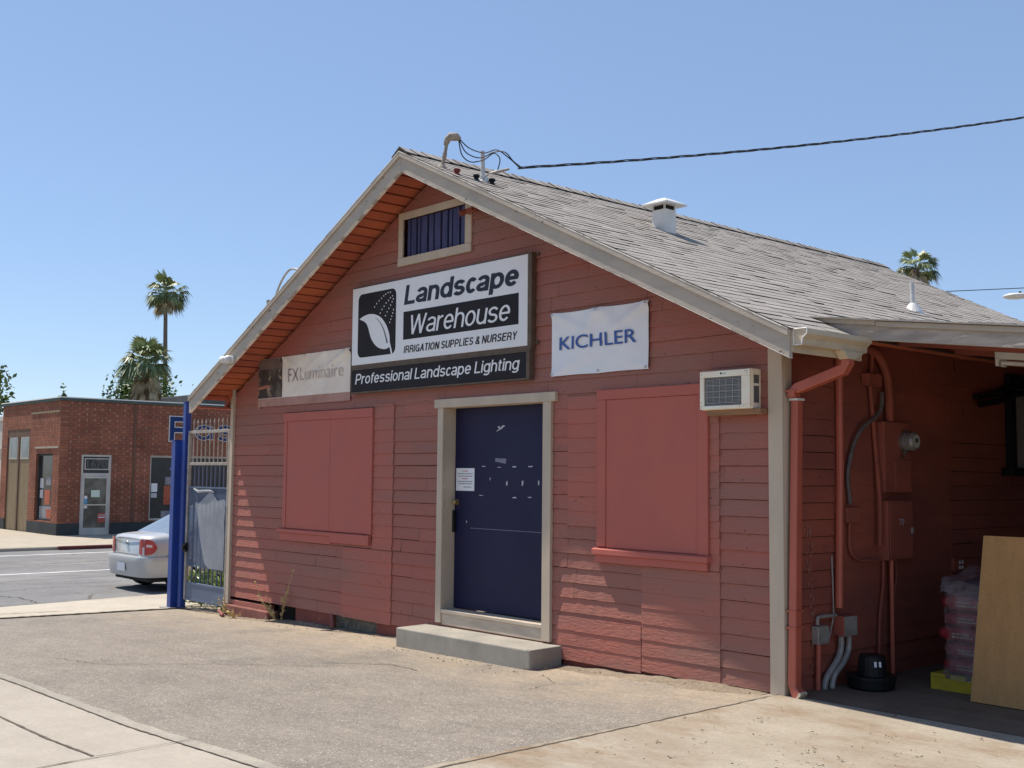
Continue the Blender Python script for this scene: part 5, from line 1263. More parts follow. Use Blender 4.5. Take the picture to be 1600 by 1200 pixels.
for lev in range(5):
    for back in range(2):
        m = bag_mesh(0.36, 0.20, 0.066, 5)
        lx, ly, lz = 9.585 + (0.02 * (lev % 2)) - (0.03 if lev == 2 else 0), 1.30 + 0.40 * back, 0.192 + lev * 0.118
        lab = 'crimson bag with pale print, %s layer of the wrapped stack, %s row' % (names_[lev], 'front' if not back else 'rear')
        t = thing('soil_bag', lab, 'bag', (lx, ly, lz), 'wrapped bags on the yellow pallet')
        m.v = [(x + lx, y + ly, z + lz) for x, y, z in m.v]; m.build('sack', M['bag'], t, smooth=True)
        if not back:
            r2 = random.Random(lev)
            mb = MB()
            for q, (w, dz) in enumerate(((0.11, 0.012), (0.17, -0.012))):
                x = lx - 0.22
                while x < lx - 0.22 + w:
                    ww = r2.uniform(0.012, 0.03); mb.box(x, x + ww, ly - 0.209, ly - 0.205, lz + dz - 0.006, lz + dz + 0.006); x += ww + 0.006
            mb.build('print', M['bag_label'], t)
            mb = MB(); mb.box(lx - 0.07 + 0.02 * (lev % 3), lx - 0.02 + 0.02 * (lev % 3), ly - 0.208, ly - 0.204, lz - 0.03, lz + 0.025); mb.build('emblem', M['bag_yellow'], t)
m = bag_mesh(0.30, 0.22, 0.09, 9); m.v = [(x + 9.66, y + 1.35, z + 0.81 + x * 0.15) for x, y, z in m.v]
tag(m.build('soil_bag', M['dark_bag'], None, smooth=True), 'dark purple bag lying loose over the crimson stack', 'bag')
# stretch wrap draped round the stack
mb = MB(); n = 40; rows = 16; r2 = random.Random(12); ring = []
for i in range(rows + 1):
    z = 0.10 + i * 0.044; ringi = []
    for j in range(n):
        an = 2 * math.pi * j / n
        def pw(v, e): return math.copysign(abs(v) ** e, v)
        f = 1.0 + 0.012 * math.sin(z * 50 + j) + r2.uniform(-0.012, 0.012) + (0.05 if i < 2 else 0)
        x = 9.59 + 0.385 * pw(math.cos(an), 0.45) * f; y = 1.50 + 0.425 * pw(math.sin(an), 0.45) * f
        ringi.append((x, y, z + (r2.uniform(-0.02, 0.05) if i == rows else 0)))
    ring.append(ringi)
for i in range(rows):
    for j in range(n): mb.face([ring[i][j], ring[i][(j + 1) % n], ring[i + 1][(j + 1) % n], ring[i + 1][j]])
# loose crumpled wrap thrown up over the top
for i in range(14):
    for j in range(6):
        def q(i, j): 
            rr = random.Random(i * 31 + j); return (9.24 + 0.05 * i + rr.uniform(-.015, .015), 1.08 + 0.07 * j + rr.uniform(-.01, .01), 0.80 - 0.012 * i + 0.03 * math.sin(i * 1.3 + j) + 0.02 * j + rr.uniform(-.012, .012) - (0.06 if j == 0 else 0))
        mb.face([q(i, j), q(i + 1, j), q(i + 1, j + 1), q(i, j + 1)])
tag(mb.build('plastic_wrap', M['wrap'], None, smooth=True), 'crumpled clear plastic wrap around the bag stack', 'wrap')
pw_ = thing('plywood_sheet', 'large tan plywood sheet leaning in the carport mouth', 'board', (10.2, 0.85, 0))
mb = MB(); mb.hexa([(9.612, 0.815, 0.012), (10.83, 0.79, 0.012), (10.83, 0.808, 0.012), (9.612, 0.833, 0.012), (9.664, 0.965, 1.195), (10.88, 0.94, 1.195), (10.88, 0.958, 1.195), (9.664, 0.983, 1.195)])
mb.build('panel', M['ply'], pw_)
mb = MB(); mb.hexa([(9.610, 0.8145, 0.012), (9.6118, 0.8145, 0.012), (9.6118, 0.8335, 0.012), (9.610, 0.8335, 0.012), (9.662, 0.9645, 1.195), (9.6638, 0.9645, 1.195), (9.6638, 0.9835, 1.195), (9.662, 0.9835, 1.195)])
mb.build('edge', M['ply_edge'], pw_)

# ------------------------------------------------------------------ gate and posts
gp = thing('gate_post', 'tall slim bright blue steel post at the gate', 'post', (-1.40, 0.03, -0.31))
mb = MB(); mb.box(-1.455, -1.37, -0.02, 0.065, -0.33, 2.58); mb.build('shaft', M['blue_post'], gp, bevel=0.006)
mb = MB(); mb.box(-1.461, -1.364, -0.026, 0.071, 2.5802, 2.592); mb.build('cap', M['blue_post'], gp)
gp2 = thing('gate_post', 'shorter thick bright blue steel post in front of the slim one', 'post', (-1.58, -0.03, -0.31))
mb = MB(); mb.box(-1.64, -1.525, -0.09, 0.02, -0.33, 2.04); mb.build('shaft', M['blue_post'], gp2, bevel=0.006)
mb = MB(); mb.box(-1.648, -1.517, -0.098, 0.028, 2.0402, 2.052); mb.build('cap', M['blue_post'], gp2)
mb = MB(); mb.box(-1.76, -1.6405, -0.05, -0.02, 1.63, 1.66); mb.build('bracket', M['blue_post'], gp2)
mb = MB(); mb.box(-1.72, -1.44, -0.16, 0.11, -0.33, -0.283); mb.build('base_plate', M['galv'], gp2)
gate = thing('gate', 'blue grey steel gate with white spear bars along the top', 'gate', (-0.75, 0.03, -0.15))
mb = MB(); mb.box(-1.335, -0.12, 0.01, 0.05, 2.135, 2.175); mb.build('rail', M['gate_white'], gate, bevel=0.003)
mb = MB(); mb.box(-1.335, -0.12, 0.01, 0.05, 1.695, 1.735); mb.build('rail', M['gate_white'], gate, bevel=0.003)
mb = MB(); mb.box(-1.335, -1.29, 0.008, 0.052, -0.16, 2.13); mb.build('stile', M['gate_white'], gate, bevel=0.003)
mb = MB(); mb.box(-0.165, -0.12, 0.008, 0.052, -0.16, 2.13); mb.build('stile', M['gate_white'], gate, bevel=0.003)
for i in range(9):
    x = -1.20 + i * 0.122
    mb = MB(); mb.box(x - 0.007, x + 0.007, 0.022, 0.036, 1.7355, 2.28)
    mb.add([(x - 0.012, 0.017, 2.28), (x + 0.012, 0.017, 2.28), (x + 0.012, 0.041, 2.28), (x - 0.012, 0.041, 2.28), (x, 0.029, 2.345)], [(0, 1, 4), (1, 2, 4), (2, 3, 4), (3, 0, 4), (3, 2, 1, 0)])
    mb.build('bar', M['gate_white'], gate)
    mb = MB(); mb.box(x - 0.009, x + 0.009, 0.054, 0.072, -0.14, 1.69); mb.build('lower_bar', M['gate_grey'], gate)
mb = MB()
mb.box(-1.2895, -0.1655, 0.022, 0.026, 0.30, 1.38); pn = mb.build('panel', M['mesh_panel'], gate)
mb = MB(); mb.box(-1.2895, -0.1655, 0.020, 0.028, -0.13, 0.06); mb.build('kick_panel', M['gate_grey'], gate)
mb = MB(); mb.box(-1.2895, -0.1655, 0.012, 0.05, -0.16, -0.13); mb.build('cross_rail', M['gate_grey'], gate)
for z0_, z1_ in ((1.3805, 1.40), (0.0605, 0.085)):
    mb = MB(); mb.box(-1.2895, -0.1655, 0.012, 0.05, z0_, z1_); mb.build('cross_rail', M['gate_grey'], gate)
mb = MB(); mb.box(-1.345, -1.25, -0.02, 0.0075, 0.50, 0.62); mb.tube([(-1.29, -0.02, 0.56), (-1.29, -0.05, 0.56)], 0.03, 10); mb.build('latch', M['black'], gate)
# torn white sheet fixed to the panel
mb = MB(); r2 = random.Random(3)
L0 = [(-1.03, 1.20), (-0.94, 1.17), (-0.86, 1.21), (-0.62, 1.33), (-0.52, 1.31), (-0.40, 1.22), (-0.18, 1.25)]
Lb = [(-1.0, 1.12), (-0.93, 0.95), (-0.87, 0.72), (-0.80, 0.55), (-0.70, 0.36), (-0.60, 0.31), (-0.18, 0.31)]
for i in range(6):
    for j in range(6):
        def q(i, j):
            a, b = L0[i], Lb[i]; f = j / 6; rr = random.Random(i * 9 + j)
            return (a[0] + (b[0] - a[0]) * f, 0.005 - 0.012 * rr.random(), a[1] + (b[1] - a[1]) * f)
        mb.face([q(i, j), q(i + 1, j), q(i + 1, j + 1), q(i, j + 1)])
mb.tube([(-1.08, 0.0, 1.37), (-0.95, -0.004, 1.335), (-0.75, -0.006, 1.345), (-0.60, -0.004, 1.35), (-0.5, 0, 1.33)], [.012, .02, .018, .016, .008], 7)
tag(mb.build('torn_sheet', M['torn'], None, smooth=True), 'torn translucent white plastic sheet stuck on the gate panel', 'sheet')

# ------------------------------------------------------------------ plants
M['leaf_green'] = mat('bright_leaf', (0.12, 0.20, 0.035, 1), 0.5, tone2=(0.52, 0.62, 0.12, 1), base2=(0.16, 0.25, 0.045, 1), nscale=8)
M['leaf_dark'] = mat('dark_tree_leaf', (0.046, 0.094, 0.022, 1), 0.5, tone2=(0.138, 0.209, 0.050, 1))
M['palm_leaf'] = mat('palm_frond', (0.101, 0.137, 0.050, 1), 0.5, tone2=(0.338, 0.390, 0.175, 1))
M['palm_dry'] = mat('dry_palm_skirt', (0.22, 0.18, 0.11, 1), 0.8, tone2=(0.42, 0.36, 0.24, 1))
M['bark'] = mat('palm_trunk_bark', (0.13, 0.105, 0.085, 1), 0.9, base2=(0.2, 0.165, 0.135, 1), nscale=2, stretch=(1, 1, 8), bump=0.5, bscale=6)
M['weed'] = mat('dry_weed', (0.62, 0.45, 0.22, 1), 0.8, tone2=(0.42, 0.34, 0.13, 1))
M['straw'] = mat('straw_debris', (0.20, 0.15, 0.085, 1), 0.9, tone2=(0.10, 0.085, 0.04, 1))
def leafquad(m, p, d, w, ln, r2, t, mi=0):
    d = Vector(d).normalized(); s = d.cross(Vector((r2.uniform(-1, 1), r2.uniform(-1, 1), r2.uniform(-1, 1)))).normalized() * w
    p = Vector(p); m.face([p, p + d * ln * 0.5 + s, p + d * ln, p + d * ln * 0.5 - s], mi, t)
# ground cover behind the gate
mb = MB(); r2 = random.Random(8)
for i in range(2600):
    x, y = r2.uniform(-1.9, -0.05), r2.uniform(0.12, 2.2)
    z = -0.25 + (0.25 + 0.42 * min(1, y)) * r2.random()
    leafquad(mb, (x, y, z), (r2.uniform(-1, 1), r2.uniform(-1, 0.2), r2.uniform(0.1, 1)), r2.uniform(0.012, 0.03), r2.uniform(0.08, 0.18), r2, r2.random())
stuff(mb.build('ground_cover', M['leaf_green']))
bpy.data.objects['ground_cover']['label'] = 'low green leafy ground cover behind the steel gate'
def weed(base, stems, seed, label, m='weed', leafy=38):
    r2 = random.Random(seed); t = thing('weed', label, 'weed', base)
    st, lv = MB(), MB()
    for tip, bend in stems:
        b = Vector(base); tip = Vector(tip); mid = b.lerp(tip, 0.5) + Vector(bend)
        P = smoothp([b, mid, tip], 8); st.tube(P, [0.006 * (1 - 0.75 * i / (len(P) - 1)) for i in range(len(P))], 5)
        for i in range(leafy):
            f = r2.uniform(0.12, 1.0); p = P[min(len(P) - 1, int(f * (len(P) - 1)))]
            leafquad(lv, p, (r2.uniform(-1, 1), r2.uniform(-1, 0.3), r2.uniform(-0.3, 1)), r2.uniform(0.004, 0.011), r2.uniform(0.018, 0.05), r2, r2.random())
    st.build('stem', M[m], t); lv.build('leaves', M[m], t)
weed((1.42, -0.05, -0.18), [((1.76, -0.09, 0.46), (0.02, -0.02, 0.05)), ((1.56, -0.12, 0.10), (0.03, 0, 0.02)), ((1.60, -0.06, 0.22), (0, 0, 0.03))], 4, 'tall thin dry weed growing out of the crawl opening')
weed((1.36, -0.08, -0.18), [((0.86, -0.11, 0.27), (0.0, -0.03, -0.02)), ((1.02, -0.14, 0.10), (0.03, -0.02, 0.0)), ((1.2, -0.16, 0.0), (0, 0, 0.05)), ((1.12, -0.10, 0.16), (0, 0, -0.03))], 6, 'bushy dry weed leaning towards the gate from the crawl opening', leafy=34)
weed((0.45, -0.16, -0.232), [((0.35, -0.24, -0.06), (0, 0, 0.02)), ((0.58, -0.24, -0.10), (0, 0, 0.02)), ((0.48, -0.26, -0.14), (0, 0, 0.02)), ((0.25, -0.2, -0.14), (0, 0, 0.02)), ((0.70, -0.2, -0.17), (0, 0, 0.02))], 7, 'small low dry weed in front of the red footing block', leafy=22)
weed((0.02, -0.05, -0.22), [((-0.08, -0.1, -0.02), (0, 0, 0.02)), ((0.1, -0.12, 0.0), (0, 0, 0.02)), ((-0.2, -0.06, -0.1), (0, 0, 0.03))], 9, 'little greenish weed at the gate side corner of the wall', leafy=20)
cond('stub_pipe', [(-0.15, -0.06, -0.20), (0.24, -0.20, -0.215)], 0.022, M['block_red'], 'short red drain pipe lying at the gate side corner', 'pipe', 'drain pipes at the footing')
cond('stub_pipe', [(2.46, 0.0, 0.0), (2.62, -0.10, -0.13)], 0.018, M['block_red'], 'short red pipe poking down from under the boards', 'pipe', 'drain pipes at the footing')
M['soil'] = ground_mat('dry_sandy_soil', (0.25, 0.20, 0.145, 1), (0.19, 0.15, 0.108, 1), 0.34, 90, stain=(0.14, 0.108, 0.078, 1))
mb = MB(); r2 = random.Random(44)
for xa, xb_ in ((0.1, 4.24), (6.25, 8.46)):
    xs = frange(xa, xb_, 0.05); prev = None; wv = 0.2; hv = 0.02
    for x in xs:
        end_ = min(1, (xb_ - x) / 0.7, (x - xa) / 0.4); wv = min(0.28, max(0.05, wv + r2.uniform(-0.035, 0.035))) ; hv = min(0.035, max(0.006, hv + r2.uniform(-0.007, 0.007))) * max(0.1, end_) ** 0.3
        z0 = zg(x); row = [(x, 0.02, z0 + hv), (x, -0.02 - 0.15 * wv, z0 + hv * r2.uniform(.75, 1)), (x, -0.02 - 0.45 * wv, z0 + hv * r2.uniform(.4, .6)), (x, -0.02 - wv * r2.uniform(.9, 1.1), z0 - 0.004)]
        if prev:
            for q in range(3): mb.face([prev[q], row[q], row[q + 1], prev[q + 1]])
        prev = row
struct(mb.build('soil', M['soil']))
# dead leaves and straw on the driveway
mb = MB(); r2 = random.Random(18)
for i in range(300):
    if r2.random() < 0.75:
        x = r2.uniform(8.9, 12.5); y = -1.75 + 0.35 * (x - 9) * 0.2 + r2.gauss(0, 0.5)
    else:
        x, y = r2.uniform(8.7, 12), r2.uniform(-2.8, 0.2)
    n = r2.choice((1, 1, 2, 5))
    for k in range(n):
        leafquad(mb, (x + r2.gauss(0, .02), y + r2.gauss(0, .02), zg(x) + 0.012 + r2.random() * 0.006), (r2.uniform(-1, 1), r2.uniform(-1, 1), r2.uniform(0, 0.25)), r2.uniform(0.0015, 0.005), r2.uniform(0.008, 0.032), r2, r2.random())
for i in range(160):
    x = r2.uniform(0.2, 8.4); y = -abs(r2.gauss(0, 0.18)) - 0.02
    if 4.2 < x < 6.3: y -= 0.42
    leafquad(mb, (x, y, zg(x) + 0.008), (r2.uniform(-1, 1), r2.uniform(-1, 1), r2.uniform(0, 0.3)), r2.uniform(0.003, 0.008), r2.uniform(0.012, 0.04), r2, r2.random())
stuff(mb.build('fallen_leaves', M['straw']))
bpy.data.objects['fallen_leaves']['label'] = 'dry leaf litter and straw scattered over the driveway'

# ------------------------------------------------------------------ parked car
M['car_paint'] = mat('silver_car_paint', (0.47, 0.47, 0.465, 1), 0.33, metal=0.25, coat=0.4, base2=(0.45, 0.45, 0.445, 1))
M['car_glass'] = mat('car_glass', (0.16, 0.20, 0.24, 1), 0.06, spec=0.8, base2=(0.20, 0.24, 0.28, 1), nscale=2)
M['tail_red'] = mat('red_lamp_lens', (0.42, 0.015, 0.02, 1), 0.15, base2=(0.34, 0.012, 0.018, 1), coat=0.6)
M['tail_clear'] = mat('clear_lamp_lens', (0.62, 0.50, 0.48, 1), 0.15, coat=0.6)
M['tyre'] = mat('tyre_rubber', (0.018, 0.018, 0.018, 1), 0.85, base2=(0.03, 0.03, 0.03, 1))
M['plate'] = mat('licence_plate', (0.55, 0.57, 0.62, 1), 0.5)
CX, CY, CZ0 = -5.46, 0.95, -0.42
car = thing('parked_car', 'silver four door sedan parked in the street beyond the gate', 'car', (CX, CY + 2.0, CZ0))
Cp = lambda x, y, z: (CX + x, CY + y, CZ0 + z)
def interp(T, y):
    for (a, va), (b, vb) in zip(T, T[1:]):
        if y <= b: 
            f = max(0, (y - a) / (b - a)); return va + (vb - va) * f
    return T[-1][1]
HW = [(0, .60), (.05, .69), (.12, .745), (.25, .785), (.6, .81), (3.2, .81), (3.8, .76), (4.05, .66), (4.15, .5)]
DECK = [(0, .885), (.06, .925), (.25, .95), (.62, .975), (1.0, .975), (2.9, .93), (3.1, .92), (3.8, .80), (4.05, .68), (4.15, .55)]
mb = MB(); ys = [0, .03, .07, .12, .2, .3, .45, .7, 1.0, 1.4, 1.9, 2.4, 2.9, 3.2, 3.5, 3.8, 3.95, 4.07, 4.15]
rings = []
for y in ys:
    hw, zt = interp(HW, y), interp(DECK, y); zb = .24 if 0.15 < y < 4 else .34
    half = [(0, zt + .012), (hw * .55, zt + .008), (hw * .86, zt - .012), (hw * .95, zt - .06), (hw * .985, zt - .14), (hw, .60), (hw * .995, .45), (hw * .97, .32), (hw * .9, zb), (0, zb)]
    rings.append([Cp(x, y, z) for x, z in half] + [Cp(-x, y, z) for x, z in half[-2:0:-1]])
n = len(rings[0])
for a, b in zip(rings, rings[1:]):
    for k in range(n): mb.face([a[k], a[(k + 1) % n], b[(k + 1) % n], b[k]])
mb.face(rings[0]); mb.face(rings[-1][::-1])
body = mb.build('body', M['car_paint'], car, smooth=True)
bv = body.modifiers.new('e', 'EDGE_SPLIT'); bv.split_angle = R(42)
# cabin: roof skin and glass
def cab(y, x, z): return Cp(x, y, z)
mb = MB()
roofline = [(1.20, .525, 1.36), (1.50, .55, 1.43), (2.0, .56, 1.475), (2.4, .56, 1.475), (2.7, .545, 1.44), (2.9, .53, 1.385)]
for (y0, x0, z0), (y1, x1_, z1) in zip(roofline, roofline[1:]):
    mb.face([cab(y0, -x0, z0), cab(y0, 0, z0 + .035), cab(y1, 0, z1 + .035), cab(y1, -x1_, z1)]); mb.face([cab(y0, 0, z0 + .035), cab(y0, x0, z0), cab(y1, x1_, z1), cab(y1, 0, z1 + .035)])
# pillars
for s in (-1, 1):
    mb.face([cab(.47, s * .70, .955), cab(.72, s * .752, .962), cab(1.48, s * .585, 1.395), cab(1.20, s * .525, 1.36)])
    mb.face([cab(1.20, s * .526, 1.356), cab(1.48, s * .586, 1.395), cab(2.9, s * .56, 1.36), cab(2.9, s * .53, 1.388), cab(1.50, s * .551, 1.432)])
    mb.face([cab(2.0, s * .755, .96), cab(2.1, s * .755, .96), cab(2.1, s * .585, 1.40), cab(2.02, s * .585, 1.40)])
    mb.face([cab(2.9, s * .53, 1.388), cab(2.84, s * .56, 1.36), cab(3.42, s * .72, .925), cab(3.5, s * .68, .925)])
mb.build('roof', M['car_paint'], car)
mb = MB(); mb.face([cab(.47, -.695, .957), cab(.40, 0, .972), cab(1.20, 0, 1.393), cab(1.20, -.523, 1.357)]); mb.face([cab(.40, 0, .972), cab(.47, .695, .957), cab(1.20, .523, 1.357), cab(1.20, 0, 1.393)]); mb.build('rear_window', M['car_glass'], car, smooth=True)
mb = MB(); mb.face([cab(3.5, -.68, .925), cab(3.55, 0, .93), cab(2.9, 0, 1.42), cab(2.9, -.53, 1.388)]); mb.face([cab(3.55, 0, .93), cab(3.5, .68, .925), cab(2.9, .53, 1.388), cab(2.9, 0, 1.42)]); mb.build('windscreen', M['car_glass'], car, smooth=True)
for s in (-1, 1):
    mb = MB(); mb.face([cab(.72, s * .749, .963), cab(3.42, s * .718, .93), cab(2.86, s * .556, 1.362), cab(1.48, s * .582, 1.393)]); mb.build('side_window', M['car_glass'], car)
# bumper wrapping the tail
mb = MB(); yb = [-.085, -.07, -.03, .04, .14, .30, .55]; xb_ = [.50, .62, .715, .775, .81, .828, .832]
pts = [(-x, y) for x, y in zip(xb_, yb)][::-1] + [(-.25, -.095), (0, -.098), (.25, -.095)] + list(zip(xb_, yb))
prof_ = [(.0, .585), (-.006, .56), (0.0, .50), (0.012, .36), (0.04, .27)]
rows = []
for inset, z in prof_:
    rows.append([Cp(x * (1 - inset * .7), y + inset, z - (0.02 if z < .3 else 0)) for x, y in pts])
for a, b in zip(rows, rows[1:]):
    for i in range(len(pts) - 1): mb.face([a[i], a[i + 1], b[i + 1], b[i]])
for i in range(len(pts) - 1):
    x, y = pts[i]; x2, y2 = pts[i + 1]
    mb.face([rows[0][i], rows[0][i + 1], Cp(x2 * .9, y2 + .12, .60), Cp(x * .9, y + .12, .60)])
    mb.face([rows[-1][i], rows[-1][i + 1], Cp(x2 * .85, y2 + .15, .255), Cp(x * .85, y + .15, .255)])
mb.build('bumper', M['car_paint'], car, smooth=True).modifiers.new('e', 'EDGE_SPLIT').split_angle = R(40)
mb = MB(); mb.face([Cp(-.16, -.102, .335), Cp(.16, -.102, .335), Cp(.16, -.106, .475), Cp(-.16, -.106, .475)]); mb.build('license_plate', M['plate'], car)
mb = MB(); mb.box(CX - .70, CX + .70, CY + .1, CY + 3.9, CZ0 + .17, CZ0 + .25); mb.build('underbody', M['tyre'], car)
# tail lamps hugging the rear corners
def lamp(s):
    path = resample([(.50, -.002), (.58, .0), (.66, .022), (.725, .075), (.765, .14), (.778, .18)], 14); path = [(p.x, p.y) for p in path]
    m = MB()
    cols = []
    for i, (x, y) in enumerate(path):
        f = i / (len(path) - 1)
        g = (2 * f - 1) ** 4; top = .895 - .02 * f - .13 * g * (1 if f > .5 else .45); bot = .615 + .02 * f + .10 * g * (1 if f > .5 else .3)
        cols.append([(x * s, y, bot + (top - bot) * k / 6) for k in range(7)])
    for i in range(len(path) - 1):
        for k in range(6):
            mi = 1 if (i in (4, 5) and k in (0, 1, 2)) or (i in (7, 8, 9, 10) and k == 3) else 0
            def P(p):
                nx, ny = (0.5, -0.9) if i < 5 else (0.85, -0.5); zz = .6 + 0
                hw = 0.012
                return Cp(p[0] + s * nx * hw, p[1] - 0.012 * (0.9 if i < 6 else .3), p[2])
            m.face([P(cols[i][k]), P(cols[i + 1][k]), P(cols[i + 1][k + 1]), P(cols[i][k + 1])], mi)
    m.build('tail_lamp', [M['tail_red'], M['tail_clear']], car)
lamp(1); lamp(-1)
mb = MB()
for i in range(20):
    a0, a1 = R(18 * i), R(18 * (i + 1))
    mb.tube([Cp(.045 * math.cos(a0), -.012, .80 + .03 * math.sin(a0)), Cp(.045 * math.cos(a1), -.012, .80 + .03 * math.sin(a1))], .005, 5)
mb.tube([Cp(0, -.014, .775), Cp(0, -.014, .83)], .005, 5); mb.tube([Cp(-.03, -.014, .812), Cp(.03, -.014, .812)], .005, 5); mb.build('emblem', M['steel'], car)
mb = MB()
for a, b in (((-.60, -.004, .875), (-.44, -.004, .62)), ((.60, -.004, .875), (.44, -.004, .62))):
    pass
mb.tube([Cp(-.58, -.006, .872), Cp(0, -.014, .880), Cp(.58, -.006, .872)], .004, 5); mb.tube([Cp(-.45, -.006, .615), Cp(.45, -.006, .615)], .004, 5); mb.build('boot_seam', M['ink'], car)
mb = MB()
for s in (-1, 1):
    for yv in (.95, 2.05): mb.tube([Cp(s * .815, yv, .93), Cp(s * .822, yv, .5), Cp(s * .80, yv, .28)], .003, 5)
    mb.tube([Cp(s * .818, .35, .60), Cp(s * .822, 2, .60), Cp(s * .82, 3.2, .60)], .006, 5)
mb.build('door_seams', M['ink'], car)
for s in (-1, 1):
    for yv in (.66, 3.2):
        mb = MB(); mb.tube([Cp(s * .62, yv, .285), Cp(s * .64, yv, .285), Cp(s * .80, yv, .285), Cp(s * .82, yv, .285)], [.26, .285, .285, .26], 24); w_ = mb.build('wheel', M['tyre'], car)
        w_['_o'] = tuple(car['_o']); mb = MB(); mb.tube([Cp(s * .80, yv, .285), Cp(s * .826, yv, .285)], [.19, .175], 20); mb.build('rim', M['steel'], w_)

# ------------------------------------------------------------------ brick shop across the street
def brick_mat(name, axis, c1, c2, mortar, fleck):
    m = bpy.data.materials.new(name); m.use_nodes = True; nt = m.node_tree; N = nt.nodes; L = nt.links; p = N['Principled BSDF']; p.inputs['Roughness'].default_value = 0.9; p.inputs['Specular IOR Level'].default_value = 0.2
    tc = N.new('ShaderNodeTexCoord'); sp = N.new('ShaderNodeSeparateXYZ'); L.new(tc.outputs['Object'], sp.inputs[0]); cb = N.new('ShaderNodeCombineXYZ')
    L.new(sp.outputs[axis], cb.inputs[0]); L.new(sp.outputs[2], cb.inputs[1])
    b = N.new('ShaderNodeTexBrick'); b.inputs['Scale'].default_value = 1.0; b.inputs['Brick Width'].default_value = 0.235; b.inputs['Row Height'].default_value = 0.084; b.inputs['Mortar Size'].default_value = 0.008
    b.inputs['Color1'].default_value = c1; b.inputs['Color2'].default_value = c2; b.inputs['Mortar'].default_value = mortar; b.inputs['Mortar Smooth'].default_value = 0.3
    L.new(cb.outputs[0], b.inputs['Vector'])
    def op(o, a, bb=None):
        k = N.new('ShaderNodeMath'); k.operation = o
        for q, v in enumerate((a, bb)):
            if v is None: continue
            if isinstance(v, (int, float)): k.inputs[q].default_value = v
            else: L.new(v, k.inputs[q])
        return k.outputs[0]
    row = op('FLOOR', op('DIVIDE', sp.outputs[2], 0.084)); par = op('MODULO', op('ABSOLUTE', row), 2.0)
    fr = op('FRACT', op('ADD', op('DIVIDE', sp.outputs[axis], 0.235), op('MULTIPLY', par, 0.5)))
    n0 = N.new('ShaderNodeTexNoise'); n0.inputs['Scale'].default_value = 5; L.new(tc.outputs['Object'], n0.inputs['Vector'])
    msk = op('MULTIPLY', op('LESS_THAN', fr, 0.16), op('ADD', op('MULTIPLY', par, 0.42), 0.14))
    r0 = N.new('ShaderNodeMapRange'); r0.inputs[1].default_value = .35; r0.inputs[2].default_value = .6; L.new(n0.outputs['Fac'], r0.inputs[0])
    mx = N.new('ShaderNodeMix'); mx.data_type = 'RGBA'; L.new(op('MULTIPLY', msk, r0.outputs[0]), mx.inputs[0]); L.new(b.outputs['Color'], mx.inputs[6]); mx.inputs[7].default_value = fleck
    n = N.new('ShaderNodeTexNoise'); n.inputs['Scale'].default_value = 1.3; n.inputs['Detail'].default_value = 5; L.new(tc.outputs['Object'], n.inputs['Vector'])
    r2_ = N.new('ShaderNodeMapRange'); r2_.inputs[1].default_value = .3; r2_.inputs[2].default_value = .7; r2_.inputs[3].default_value = .75; r2_.inputs[4].default_value = 1.25; L.new(n.outputs['Fac'], r2_.inputs[0])
    vs = N.new('ShaderNodeVectorMath'); vs.operation = 'SCALE'; L.new(mx.outputs[2], vs.inputs[0]); L.new(r2_.outputs[0], vs.inputs['Scale']); L.new(vs.outputs[0], p.inputs['Base Color'])
    return m
BR = ((0.285, 0.105, 0.060, 1), (0.20, 0.078, 0.050, 1), (0.14, 0.065, 0.05, 1), (0.44, 0.29, 0.22, 1))
M['brick_y'] = brick_mat('red_brick_street_face', 1, *BR)
M['brick_x'] = brick_mat('red_brick_corner_face', 0, *BR)
M['band'] = mat('dark_painted_base', (0.035, 0.04, 0.042, 1), 0.8, base2=(0.055, 0.06, 0.06, 1), nscale=2)
M['coping_green'] = mat('dark_green_coping', (0.06, 0.085, 0.075, 1), 0.7, base2=(0.08, 0.105, 0.095, 1))
M['roof_white'] = mat('white_roof_edge', (0.8, 0.79, 0.76, 1), 0.8)
M['shop_glass'] = mat('shop_window_glass', (0.016, 0.019, 0.023, 1), 0.12, spec=0.3, base2=(0.035, 0.04, 0.045, 1), nscale=1.2)
M['door_glass'] = mat('shop_door_glass', (0.055, 0.055, 0.05, 1), 0.1, spec=0.5, base2=(0.15, 0.145, 0.125, 1), nscale=1.6, lo=0.42, hi=0.6)  # pale noise patches paint reflections into the glass colour
M['alu'] = mat('aluminium_door_frame', (0.56, 0.51, 0.44, 1), 0.45, base2=(0.43, 0.42, 0.39, 1), nscale=3)
M['olive_wood'] = mat('faded_olive_garage_door', (0.27, 0.205, 0.125, 1), 0.8, base2=(0.21, 0.155, 0.09, 1), nscale=3, stretch=(4, 1, .5))
M['brown_frame'] = mat('brown_door_frame', (0.12, 0.075, 0.055, 1), 0.8, base2=(0.16, 0.1, 0.07, 1))
M['sign_blue'] = mat('deep_blue_letters', (0.012, 0.035, 0.14, 1), 0.6)
M['mint'] = mat('pale_mint_notice', (0.62, 0.72, 0.62, 1), 0.6)
M['sticker_blue'] = mat('blue_sticker', (0.12, 0.33, 0.55, 1), 0.6)
M['orange_poster'] = mat('orange_poster', (0.45, 0.12, 0.06, 1), 0.6, base2=(0.36, 0.1, 0.05, 1), nscale=4)
BX, BY, BZT = -20.9, 5.35, 3.70
bs = thing('brick_shop', 'red brick corner shop across the street with dark painted base', 'building', (-23.5, 10, -0.35))
